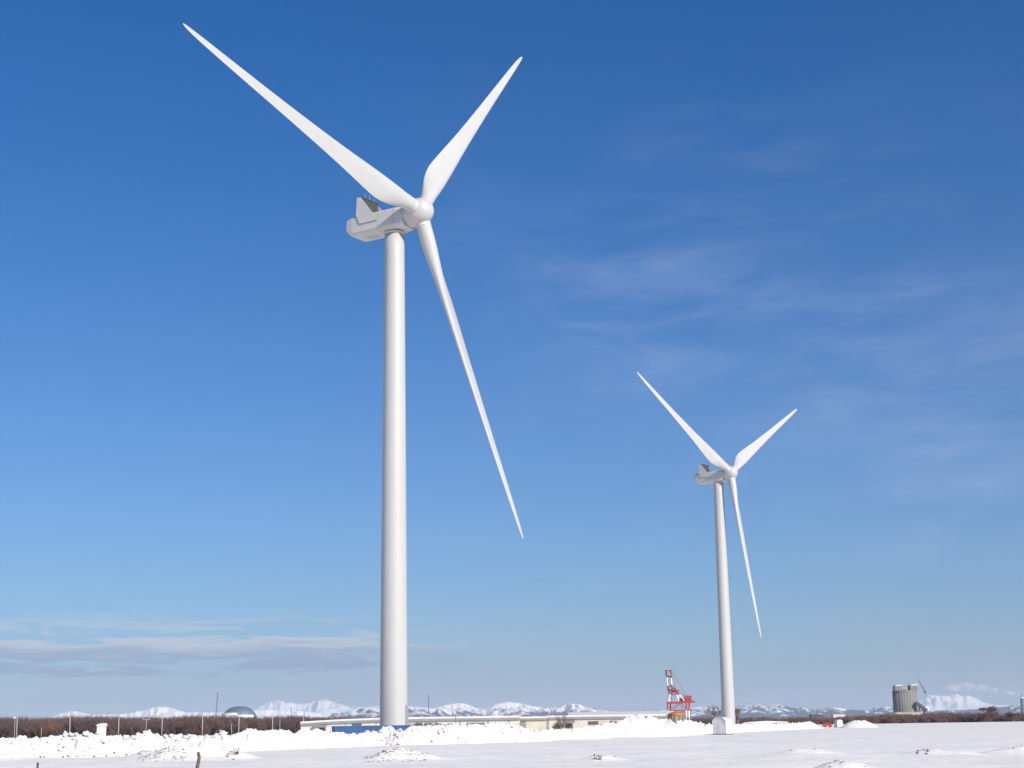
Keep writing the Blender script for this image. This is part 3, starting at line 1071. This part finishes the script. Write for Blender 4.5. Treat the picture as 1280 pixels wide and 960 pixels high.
# ------------------------------------------------------------------ concrete silo with conveyor
M['silo'] = mat('silo_concrete', (0.225, 0.218, 0.19), 0.85, var=0.12, vscale=.05, stretch=(1, 1, .3))
M['silodark'] = mat('conveyor_cladding', (0.07, 0.065, 0.075), 0.7)
M['cream_clad'] = mat('cream_cladding', (0.60, 0.55, 0.44), 0.7)
d = 2700.0
ks = px_scale(d)
root = empty('silo', (xat(1133, d), d, 0))
tag(root, 'concrete silo with two snow-topped roof houses on the right skyline', 'silo')
Q = lambda px, py, y=0.0: Vector((at(px, py, d).x - root.location.x, y, at(px, py, d).z))
zt = Q(1133, 863.8).z
rr_ = 7.3 * ks
rr_ = 14.4 * ks
cx_ = Q(1132.6, 880).x
MB().lathe([(rr_, -1), (rr_, zt)], 64, c=(cx_, 6, 0), cap1=True).build('drum', M['silo'], root)
for i in range(28):
    a = 2 * math.pi * i / 28
    MB().tube((cx_ + (rr_ - .5) * math.cos(a), 6 + (rr_ - .5) * math.sin(a), -1), (cx_ + (rr_ - .5) * math.cos(a), 6 + (rr_ - .5) * math.sin(a), zt - .5), .85, n=8).build('rib', M['silo'], root)
MB().lathe([(rr_ + .5, zt - 1.6), (rr_ + .55, zt + .6), (rr_ - 1, zt + 1.1), (.1, zt + 1.3)], 64, c=(cx_, 6, 0)).build('roof_deck', M['silo'], root)
for a, b, yt in ((1117.6, 1125.8, 857.6), (1136.6, 1145.2, 857.0)):
    hd = MB().box(tuple(Q(a, 862.8, -7)), tuple(Q(b, yt, 10))).build('roof_house', M['silo'], root)
    MB().box(tuple(Q(a + .6, yt - .02, -7.3)), tuple(Q(b + .6, yt - 1.3, 10))).build('roof_snow', M['bank'], hd)
MB().box(tuple(Q(1127.5, 862.7, -3)), tuple(Q(1132, 861.8, 6))).build('roof_vent', M['silodark'], root)
cv_ = MB().beam(Q(1141.5, 878.5, -16), Q(1155.5, 888.5, -16), 7, 5.5).build('conveyor', M['silodark'], root)
MB().beam(Q(1146, 884, -16), Q(1146, 900, -16), 2, 2).build('conveyor_leg', M['silodark'], root)
MB().beam(Q(1152, 887, -16), Q(1152, 900, -16), 2, 2).build('conveyor_leg', M['silodark'], root)
MB().box(tuple(Q(1153, 888.8, -19)), tuple(Q(1157.5, 883.5, -9))).build('transfer_house', M['crane_white'], root)
root = empty('cream_hall', (xat(1120.5, d - 60), d - 60, 0))
tag(root, 'low cream hall at the foot of the concrete silo', 'hall')
a, b = at(1120.5, 893, d - 60), at(1154, 890.3, d - 60)
MB().box((0, 0, -1), (b.x - a.x, 20, b.z)).build('wall', M['cream_clad'], root)
MB().box((-.8, -.8, b.z + .01), (b.x - a.x + .8, 20.8, b.z + 1.0)).build('roof', M['fascia'], root)
# slewing jib crane right of the silo
d2 = 2760.0
q = lambda px, py: at(px, py, d2)
root = empty('jib_crane', (q(1157, 880).x, d2, 0))
tag(root, 'slim lattice jib crane right of the silo', 'crane')
o0 = root.location
MB().tube(Vector((0, 0, -1)), q(1156.5, 864.5) - Vector(o0), 1.0, .7, 8).build('mast', M['steel'], root)
a, b = q(1156, 865) - Vector(o0), q(1147.3, 849) - Vector(o0)
jb = MB()
for s in (-.7, .7):
    jb.beam(a + Vector((0, s, 0)), b + Vector((0, s * .4, 0)), .5, .5)
jb.beam(a + Vector((1.6, 0, .6)), b, .5, .5)
for i in range(12):
    t = i / 12
    jb.beam(a.lerp(b, t) + Vector((0, -.6, 0)), (a + Vector((1.6, 0, .6))).lerp(b, t + .04), .3, .3)
jb.build('jib', M['darksteel'], root)
MB().box(tuple(a + Vector((-1.5, -1.6, -1.2))), tuple(a + Vector((2.4, 1.6, 1.4)))).build('cab', M['darksteel'], root)

# ------------------------------------------------------------------ dome hall, mast and poles on the left
M['dome'] = mat('dome_metal', (0.16, 0.20, 0.25), 0.45, .2)
d = 3200.0
xc = xat(299, d)
root = empty('dome_hall', (xc, d, 0))
tag(root, 'grey-blue dome hall with snow-streaked roof behind the wood', 'hall')
ra, rz_ = 22.5 * px_scale(d), at(300, 882.8, d).z
rings = []
for j in range(11):
    t = j / 10 * math.pi / 2
    rings.append([Vector((ra * math.cos(t) ** .8 * math.cos(2 * math.pi * i / 48), ra * .8 * math.cos(t) ** .8 * math.sin(2 * math.pi * i / 48), 18 + (rz_ - 18) * math.sin(t))) for i in range(48)])
MB().loft(rings[:-1], True, False, True).build('shell', M['dome'], root)
MB().lathe([(ra * 1.0, -1), (ra * 1.02, 17.99)], 48).build('base_wall', M['fascia'], root)
for s0, s1 in ((1, 4), (2, 3)):
    band = MB()
    i0, i1 = (22, 37) if s0 == 1 else (33, 45)
    vs = [(p[0] * 1.006, p[1] * 1.006, p[2] + .7) for j in range(s0, s1 + 1) for p in rings[j][i0:i1]]
    nn = i1 - i0
    band.add(vs, [(a * nn + i, a * nn + i + 1, (a + 1) * nn + i + 1, (a + 1) * nn + i) for a in range(s1 - s0) for i in range(nn - 1)], True)
    band.build('roof_snow', M['bank'], root)



M['mast'] = mat('mast_grey', (0.12, 0.13, 0.16), 0.6)


def mast(px0, y0, px1, y1, d, r, label, name='mast'):
    a, b = at(px0, y0, d), at(px1, y1, d)
    a.z = 0
    root = empty(name, a)
    tag(root, label, 'mast')
    b = b - a
    mb = MB().tube((0, 0, -.5), b, r, r * .6, 8)
    mb.build('shaft', M['mast'], root)
    cr = MB()
    for t in (.55, .7, .85, .97):
        p = b * t
        cr.beam(p + Vector((-r * 2.2, 0, 0)), p + Vector((r * 2.2, 0, 0)), r * .6, r * .6)
    cr.build('cross_arms', M['mast'], root)


mast(268.5, 905, 272.3, 865, 2400, .9, 'leaning dark crane mast beside the dome hall')
mast(535.3, 905, 535.8, 868.5, 900, .28, 'thin dark mast rising behind the long shed')
mast(1092, 900, 1092, 884.5, 3000, 1.6, 'small lattice mast left of the silo', 'lattice_mast')
mast(381, 905, 381, 889, 1100, .22, 'thin mast above the left end of the long shed')
mast(569.4, 920, 569.4, 893.0, 300, .07, 'thin post standing before the long shed', 'post_mast')
mast(364, 905, 364, 883.5, 3100, .6, 'faint thin mast on the snowy hill right of the dome hall')

M['polemetal'] = mat('pole_steel', (0.46, 0.45, 0.43), 0.5, .3)
POLES = [(22, 890.5, 790), (88, 890.5, 800), (149, 891.5, 812), (203, 893.5, 825), (253.5, 892.0, 838), (299, 891.5, 850), (341, 893.0, 862), (379.5, 894.5, 876)]
NTH = ['leftmost', 'second', 'third', 'fourth', 'fifth', 'sixth', 'seventh', 'eighth']
for i, (px, yt, d) in enumerate(POLES):
    a = at(px, yt, d)
    root = empty('light_pole', (a.x, d, 0))
    tag(root, ('leftmost' if i == 0 else NTH[i] + ' from the left') + ' of the tall pale poles before the brown wood', 'pole', 'tall poles before the wood')
    MB().tube((0, 0, -.3), (0, 0, a.z), .24, .15, 10).build('shaft', M['polemetal'], root)
    MB().tube((0, 0, a.z), (0, 0, a.z + .25), .22, .1, 10).build('cap', M['polemetal'], root)


def short_pole(px, yt, d, kind, label):
    a = at(px, yt, d)
    root = empty('short_pole', (a.x, d, 0))
    tag(root, label, 'pole')
    MB().tube((0, 0, -.3), (0, 0, a.z), .14, .11, 8).build('shaft', M['polemetal'], root)
    if kind == 'T':
        MB().beam((-1.7, 0, a.z - .3), (1.7, 0, a.z - .3), .2, .2).build('cross_arm', M['polemetal'], root)
        for x in (-1.5, -.6, .6, 1.5):
            MB().tube((x, 0, a.z - .2), (x, 0, a.z + .15), .09, n=6).build('insulator', M['hut'], root)
    elif kind == 'lamp':
        MB().box((-.9, -.3, a.z - .1), (.3, .3, a.z + .5)).build('lamp_head', M['hut'], root)


short_pole(19, 897.5, 780, 'lamp', 'short lamp post with a pale head beside the leftmost pole')
short_pole(183, 899, 800, 'T', 'short pole with a cross-arm between the third and fourth tall poles')
short_pole(289.5, 904, 800, '', 'short bare pole between the fifth and sixth tall poles')
short_pole(52, 909, 790, '', 'short bare post right of the leftmost pole')
short_pole(350, 899, 830, '', 'short bare pole just right of the seventh tall pole')

# ------------------------------------------------------------------ small buildings on the right skyline
def block(name, label, cat, px0, px1, yt, d, deep, wallm, roofm):
    a, b = at(px0, yt, d), at(px1, yt, d)
    root = empty(name, (a.x, d, 0))
    tag(root, label, cat)
    Wd, H = b.x - a.x, b.z
    MB().box((0, 0, -.5), (Wd, deep, H - .6)).build('wall', wallm, root)
    MB().prism([(-.4, H - .598), (Wd + .4, H - .598), (Wd + .4, H - .2), (Wd * .5, H + .25), (-.4, H - .2)], -.4, deep + .4).build('roof', roofm, root)
    nw = max(2, int(Wd / 5))
    for i in range(nw):
        x = Wd * (i + .5) / nw
        MB().box((x - .9, -.05, H * .35), (x + .9, -.003, H * .62)).build('window', M['darkwin'], root)
M['slate'] = mat('dark_slate_clad', (0.075, 0.075, 0.11), 0.6)
block('dark_shed', 'dark blue-grey shed above the snow bank left of the red car', 'shed', 1014.5, 1029.5, 893.0, 1960, 18, M['slate'], M['slate'])
block('cream_shed', 'flat cream shed behind the tiny domed hut', 'shed', 1041.5, 1056.5, 892.2, 1975, 18, M['cream_clad'], M['fascia'])
block('red_roof_shed', 'long low maroon shed behind the bank right of the smaller turbine', 'shed', 934, 984, 901.5, 700, 8, M['maroon'] if 'maroon' in M else M['crane_dark'], M['bank'])

# ------------------------------------------------------------------ bare trees
def tree_segments(h, seed, spread=.55, levels=4, kids=(5, 4, 4, 3), trunk=.3, r0=.16):
    rs = random.Random(seed)
    segs = []

    def grow(p, dr, ln, r, lv):
        q = p + dr * ln
        segs.append((p, q, r, r * .6, lv))
        if lv >= levels:
            return
        for k in range(kids[lv]):
            t = rs.uniform(.35, 1.0) if lv else rs.uniform(.3, 1.0)
            a = rs.uniform(0, 6.283)
            side_ = Vector((math.cos(a), math.sin(a), 0))
            nd = (dr * (1 - spread * .6) + side_ * spread * rs.uniform(.7, 1.25) + Vector((0, 0, .22))).normalized()
            grow(p.lerp(q, t), nd, ln * rs.uniform(.5, .74), r * .5, lv + 1)
    grow(Vector((0, 0, -.3)), Vector((rs.gauss(0, .05), rs.gauss(0, .05), 1)).normalized(), h * .48, r0, 0)
    zmax = max(s[1].z for s in segs)
    k = h / zmax
    return [(a * k, b * k, c * k, d_ * k, l) for a, b, c, d_, l in segs]


def seg_arrays(segs, rmin=.0):
    """three-sided prisms as numpy arrays"""
    P0 = np.array([s[0] for s in segs])
    P1 = np.array([s[1] for s in segs])
    r0 = np.maximum(np.array([s[2] for s in segs]), rmin)
    r1 = np.maximum(np.array([s[3] for s in segs]), rmin * .6)
    D_ = P1 - P0
    D_ /= np.linalg.norm(D_, axis=1, keepdims=True)
    up = np.where(np.abs(D_[:, 2:3]) > .9, np.array([[1., 0, 0]]), np.array([[0, 0, 1.]]))
    A = np.cross(D_, up)
    A /= np.linalg.norm(A, axis=1, keepdims=True)
    B = np.cross(D_, A)
    vs = []
    for P_, r_ in ((P0, r0), (P1, r1)):
        for i in range(3):
            t = 2 * math.pi * i / 3
            vs.append(P_ + (A * math.cos(t) + B * math.sin(t)) * r_[:, None])
    V = np.stack(vs, 1).reshape(-1, 3)
    base = np.arange(len(segs))[:, None] * 6
    q = np.array([[0, 1, 4, 3], [1, 2, 5, 4], [2, 0, 3, 5]])
    Q_ = (base[:, :, None] + q[None]).reshape(-1, 4)
    return V, Q_


M['bark'] = mat('bark', (0.13, 0.095, 0.08), 0.9, var=.3, vscale=.3)
M['woodbrown'] = mat('winter_twigs', (0.155, 0.10, 0.09), 0.9, var=0.6, vscale=.055, color2=(0.115, 0.08, 0.078))
M['scrub'] = mat('scrub_twigs', (0.20, 0.125, 0.10), 0.9, var=0.5, vscale=.05, color2=(0.14, 0.09, 0.085))
M['leafbrown'] = mat('dry_leaves', (0.30, 0.13, 0.06), 0.9, var=.4, vscale=.3)


def bare_tree(px, yt, d, label, seed, spread=.55, name='bare_tree', rmin=.05, kids=(6, 5, 4, 3), cm='woodbrown', base=0.0, cat='tree', group=None, wide=1.0):
    x = xat(px, d)
    h = at(px, yt, d).z - base
    root = empty(name, (x, d, base))
    root.scale = (wide, wide, 1)
    tag(root, label, cat, group)
    segs = tree_segments(h, seed, spread, 4, kids, r0=h * .022)
    tr = [s for s in segs if s[4] <= 1]
    cr = [s for s in segs if s[4] > 1]
    np_mesh('trunk', *seg_arrays(tr, rmin * 1.4), M['bark'], False, root)
    np_mesh('crown', *seg_arrays(cr, rmin), M[cm], False, root)


bare_tree(1238, 881.8, 1800, 'large round bare tree near the right edge', 211, .9, wide=1.45, rmin=.13, kids=(9, 6, 5, 4))
bare_tree(1268, 888.5, 1800, 'lower spreading bare tree at the right edge', 212, .95, wide=1.6, rmin=.13, kids=(9, 6, 5, 4))
bare_tree(1219, 893.0, 1790, 'small bare tree left of the large round one', 203, .7, rmin=.10)
bare_tree(896, 879.5, 640, 'bare grey tree behind the tower of the smaller turbine, left side', 204, .6, rmin=.03)
bare_tree(923, 881.5, 640, 'brown bare tree behind the tower of the smaller turbine, right side', 205, .42, rmin=.045)
bare_tree(703, 888.0, 330, 'thin bare tree before the beige shed', 206, .5, rmin=.012, kids=(5, 4, 3, 2))
for i, (px, yt, d, lab) in enumerate(((522, 902.0, 300, 'brown bare shrub right of the near tower foot'), (541, 901.5, 302, 'dense brown shrub before the long shed'),
                                      (551, 903.0, 301, 'small brown shrub before the long shed'), (757, 899.5, 325, 'brown shrub before the beige shed'),
                                      (770, 899.0, 325, 'leafless shrub left of the high snow pile'), (694, 901.5, 326, 'grey shrub left of the thin bare tree'),
                                      (1126, 903.0, 1500, 'lone dark bush on the snow below the silo'))):
    bare_tree(px, yt, d, lab, 300 + i, .9, 'bare_shrub', .02 if d < 900 else .09, (9, 5, 4, 3), cat='shrub')


def wood(name, label, spots, variants, rmin, matn):
    Vs, Qs, off = [], [], 0
    for (x, y, h, k, rot) in spots:
        V, Q_ = variants[k]
        c_, s_ = math.cos(rot), math.sin(rot)
        W_ = np.stack([V[:, 0] * c_ - V[:, 1] * s_, V[:, 0] * s_ + V[:, 1] * c_, V[:, 2]], -1) * h + np.array([x, y, 0])
        Vs.append(W_)
        Qs.append(Q_ + off)
        off += len(V)
    o = np_mesh(name, np.concatenate(Vs), np.concatenate(Qs), M[matn], False)
    tag(o, label, kind='stuff')


VAR = [seg_arrays(tree_segments(1.0, 400 + i, .5 + .05 * (i % 4), 3, (8, 5, 4), r0=.014), .0045) for i in range(9)]
spots = []
for row in range(9):
    d0 = 905 + row * 9
    px = -110.0
    while px < 480:
        d = d0 + random.uniform(-4, 4)
        yt = 893.2 + (hor(px) - hor(200)) * .25 + 1.6 * math.sin(px / 23.0) * .6 + random.uniform(-.9, 2.6) + (8 - row) * .25
        if px > 375:
            yt = max(yt, 894.5 + (px - 375) * .02)
        spots.append((xat(px, d), d, at(px, yt, d).z, random.randrange(9), random.uniform(0, 6.28)))
        px += random.uniform(3.2, 6.5)
wood('winter_wood', 'dense brown leafless wood behind the snow bank at left', spots, VAR, .05, 'woodbrown')
# undergrowth and trees that kept brown leaves
def leaf_clumps(name, label, centres, matn):
    Vs, Qs, off = [], [], 0
    for (x, y, z, r, n) in centres:
        for i in range(n):
            p = RNG.normal(size=3)
            p = p / np.linalg.norm(p) * RNG.random() ** .4
            c_ = np.array([x, y, z]) + p * np.array([r, r, r * .8])
            a, b = RNG.normal(size=3), RNG.normal(size=3)
            a /= np.linalg.norm(a)
            b -= a * a.dot(b)
            b /= np.linalg.norm(b)
            s = RNG.uniform(.10, .26)
            Vs.append(np.array([c_ - a * s, c_ - b * s * .6, c_ + a * s, c_ + b * s * .6]))
            Qs.append(np.arange(4)[None] + off)
            off += 4
    o = np_mesh(name, np.concatenate(Vs), np.concatenate(Qs), M[matn], False)
    tag(o, label, kind='stuff')


cc = []
for px, yy, rp, n in ((60, 907, 10, 420), (72, 909, 7, 260), (36, 912, 5, 160), (225, 905, 5, 150), (256, 908, 5, 170), (305, 908, 6, 230), (328, 906, 6, 200), (165, 910, 4, 100), (120, 912, 4, 90), (205, 911, 4, 90)):
    d = 896
    p = at(px, yy, d)
    cc.append((p.x, d, max(p.z, .8), rp * px_scale(d), n))
leaf_clumps('dry_foliage', 'russet dry leaves still hanging in the wood at left', cc, 'leafbrown')

# scrub belt on the right
spots = []
for row in range(5):
    px = 862.0
    while px < 1330:
        d = 1820 + row * 14 + random.uniform(-6, 6)
        base = tab([(862, 895.5), (900, 896), (960, 896), (1010, 896.0), (1060, 895.0), (1100, 891.8), (1150, 890.3), (1200, 889.6), (1225, 890.5), (1330, 891)], px)
        yt = base + random.uniform(-.8, 1.8) + .7 * math.sin(px / 9.0)
        spots.append((xat(px, d), d, at(px, yt, d).z, random.randrange(9), random.uniform(0, 6.28)))
        px += random.uniform(2.2, 4.6)
VAR2 = [seg_arrays(tree_segments(1.0, 500 + i, .75, 3, (8, 5, 4), r0=.02), .009) for i in range(9)]
wood('scrub_belt', 'low brown belt of leafless scrub along the right skyline', spots, VAR2, .05, 'scrub')

# ------------------------------------------------------------------ mountains
def mtn_mat(name, snow_c, rock_c, lo, hi, sc):
    mt = bpy.data.materials.new(name)
    mt.use_nodes = True
    t = mt.node_tree
    b = t.nodes['Principled BSDF']
    b.inputs['Roughness'].default_value = .95
    b.inputs['Specular IOR Level'].default_value = .1
    h = NB(t)
    c_ = h.n('ShaderNodeTexCoord')
    sp_ = h.n('ShaderNodeSeparateXYZ')
    t.links.new(c_.outputs['Object'], sp_.inputs[0])
    gm = h.n('ShaderNodeNewGeometry')
    sn = h.n('ShaderNodeSeparateXYZ')
    t.links.new(gm.outputs['Normal'], sn.inputs[0])
    nz = h.noise(c_.outputs['Object'], sc, 6.0, .62)
    k = h.math('ADD', h.math('MULTIPLY', sp_.outputs[2], 1 / 900.0), h.math('MULTIPLY', nz, 1.5))
    t.links.new(h.mix(h.step(k, lo, hi), rock_c, snow_c), b.inputs['Base Color'])
    return mt


M['mtnblue'] = mtn_mat('forested_mountain', (.78, .75, .72), (.05, .065, .10), 1.0, 1.22, .0030)
M['farsnow2'] = mtn_mat('snow_hillside', (.80, .77, .75), (.22, .21, .22), .40, .72, .004)
M['mtnwhite'] = mtn_mat('snow_mountain', (.78, .74, .72), (.13, .14, .17), .72, 1.12, .0016)


def mountains(name, label, prof, d, mt, seed, deep=8000.0):
    ns = d / 34000.0
    px = np.arange(prof[0][0], prof[-1][0] + .1, .8)
    yt = tab(prof, px) + (fbm(px / 9, 0 * px, 3, seed) - .5) * 1.6
    hz = np.array([hor(p) for p in px])
    Hc = np.maximum(EYE + (hz - yt) * d / FPX, 5.0)
    edge = np.clip(np.minimum(px - px[0], px[-1] - px) / 25.0, 0, 1)
    Hc = Hc * (edge * edge * (3 - 2 * edge))
    v = np.linspace(0, 1, 96)
    Vg, Pg = np.meshgrid(v, px, indexing='ij')
    dd = d - deep * .5 + deep * Vg
    Xd = np.array([xat(p, 1.0) for p in px])
    X = Xd[None, :] * dd
    spur = fbm(X / (1300 * ns) + .35 * fbm(X / (900 * ns), dd / (900 * ns), 2, seed + 9), dd / (1500 * ns), 6, seed + 4, .62, True)
    k = np.clip(1 - np.abs(Vg - .55) / .55, 0, 1) ** .8
    Z = k * (.30 + 1.0 * spur ** 1.6)
    top_ = (Z * d / dd).max(axis=0)
    ker = np.hanning(9)
    top_ = np.convolve(np.pad(top_, 4, mode='edge'), ker / ker.sum(), mode='valid')
    Z = Z * (Hc / top_)[None, :] - 6.0
    Z = np.where((Vg == 0) | (Vg == 1), -20.0, Z)
    o = np_mesh(name, np.stack([X, dd, Z], -1).reshape(-1, 3), grid_quads(len(v), len(px)), mt)
    tag(o, label, kind='structure')


mountains('mountains', 'blue snow-streaked mountains in the middle distance', [(395, 893), (430, 889), (455, 886), (475, 884.5), (492, 882), (520, 884), (540, 886.5), (552, 883), (562, 881), (575, 879), (586, 882), (595, 885.5), (606, 887), (620, 881), (634, 878.5), (648, 879),
           (660, 882), (672, 884), (684, 885.5), (696, 884), (706, 882), (716, 880.2), (724, 881), (733, 884.5), (750, 888), (775, 890), (800, 890), (822, 889), (845, 888), (865, 885.5), (880, 884), (892, 886), (905, 887), (925, 884),
           (937, 882), (945, 879.5), (953, 882), (960, 884), (970, 881), (980, 882.5), (992, 885), (1004, 884.5), (1016, 887), (1030, 886), (1040, 884), (1058, 886.5), (1075, 888.5), (1095, 886.5), (1110, 884), (1122, 884), (1140, 887), (1165, 888), (1200, 888), (1240, 886), (1275, 881), (1330, 878)],
          38000, M['mtnblue'], 81)
mountains('snow_mountains', 'white far mountains left of the near turbine', [(300, 892), (318, 887), (330, 881), (346, 877), (358, 879.5), (380, 881), (393, 878), (405, 876), (418, 879.5), (430, 883), (446, 885), (470, 884), (500, 882.5), (530, 885), (560, 889), (590, 892)],
          84000, M['mtnwhite'], 91)
mountains('snow_peaks', 'white far peaks right of the silo', [(1090, 892), (1120, 887), (1140, 881), (1152, 876), (1163, 870.5), (1176, 870.5), (1188, 871), (1198, 868.5), (1205, 872), (1213, 870.5), (1222, 874), (1232, 879), (1244, 882), (1262, 882), (1290, 879), (1330, 884), (1360, 890)],
          84000, M['mtnwhite'], 97)

mountains('snow_hills', 'low white hills showing above the wood at left', [(40, 899), (70, 894), (84, 890.5), (92, 889.3), (99, 890.5), (112, 893.5), (140, 894), (158, 892.5), (172, 889.5), (188, 886),
           (203, 884), (214, 886), (226, 890), (240, 891.2), (255, 890.8), (275, 891), (300, 890), (318, 888.5), (334, 887.2), (348, 888.2), (362, 887.5), (380, 889.5), (400, 892), (430, 896)],
          46000, M['farsnow2'], 71, 7000.0)

# ------------------------------------------------------------------ chimney and its smoke at the right edge
M['stack'] = mat('blue_grey_stack', (0.11, 0.13, 0.17), 0.7)
d = 5200.0
a = at(1277, 870.5, d)
root = empty('chimney', (a.x, d, 0))
tag(root, 'blue-grey chimney at the right edge with white smoke', 'chimney')
MB().lathe([(6.2, -1), (5.2, a.z * .6), (4.6, a.z), (4.0, a.z)], 24, cap1=True).build('stack', M['stack'], root)
MB().lathe([(4.75, a.z - 6), (4.9, a.z - 5.9), (4.85, a.z - 2), (4.7, a.z - 1.9)], 24).build('band', M['crane_white'], root)
mt = bpy.data.materials.new('smoke_volume')
mt.use_nodes = True
t = mt.node_tree
t.nodes.clear()
h = NB(t)
pv = h.n('ShaderNodeVolumePrincipled')
pv.inputs['Color'].default_value = (.93, .91, .90, 1)
c_ = h.n('ShaderNodeTexCoord')
nz = h.noise(c_.outputs['Object'], .035, 4.0, .65)
pv.inputs['Anisotropy'].default_value = .2
t.links.new(h.math('MULTIPLY', h.step(nz, .42, .68), .06), pv.inputs['Density'])
t.links.new(pv.outputs[0], h.n('ShaderNodeOutputMaterial').inputs['Volume'])
path = [(1277, 869.0, 3), (1268, 867.0, 5.5), (1255, 864.5, 8), (1240, 862.5, 9.5), (1225, 859.5, 12), (1208, 858.5, 14), (1190, 859.5, 13), (1176, 861, 4), (1172, 861, .5)]
rings = []
for i, (px, py, r) in enumerate(path):
    p = at(px, py, d)
    rings.append([p + Vector((0, math.cos(2 * math.pi * k / 20) * r * 1.3, math.sin(2 * math.pi * k / 20) * r * (1 + .2 * math.sin(k * 1.7 + i * 2.1)))) for k in range(20)])
o = MB().loft(rings, True).build('smoke', mt)
tag(o, 'thin white smoke drifting left from the chimney', kind='stuff')

# ------------------------------------------------------------------ haze: the clear winter air that greys the far mountains
mt = bpy.data.materials.new('haze_volume')
mt.use_nodes = True
t = mt.node_tree
t.nodes.clear()
h = NB(t)
pv = h.n('ShaderNodeVolumePrincipled')
pv.inputs['Color'].default_value = (.54, .63, .74, 1)
pv.inputs['Density'].default_value = 1.55e-5
pv.inputs['Anisotropy'].default_value = .0
t.links.new(pv.outputs[0], h.n('ShaderNodeOutputMaterial').inputs['Volume'])
o = MB().box((-125000, -125000, -22), (125000, 125000, 1750)).build('haze', mt)
tag(o, 'pale winter haze in the air over the plain', kind='stuff')
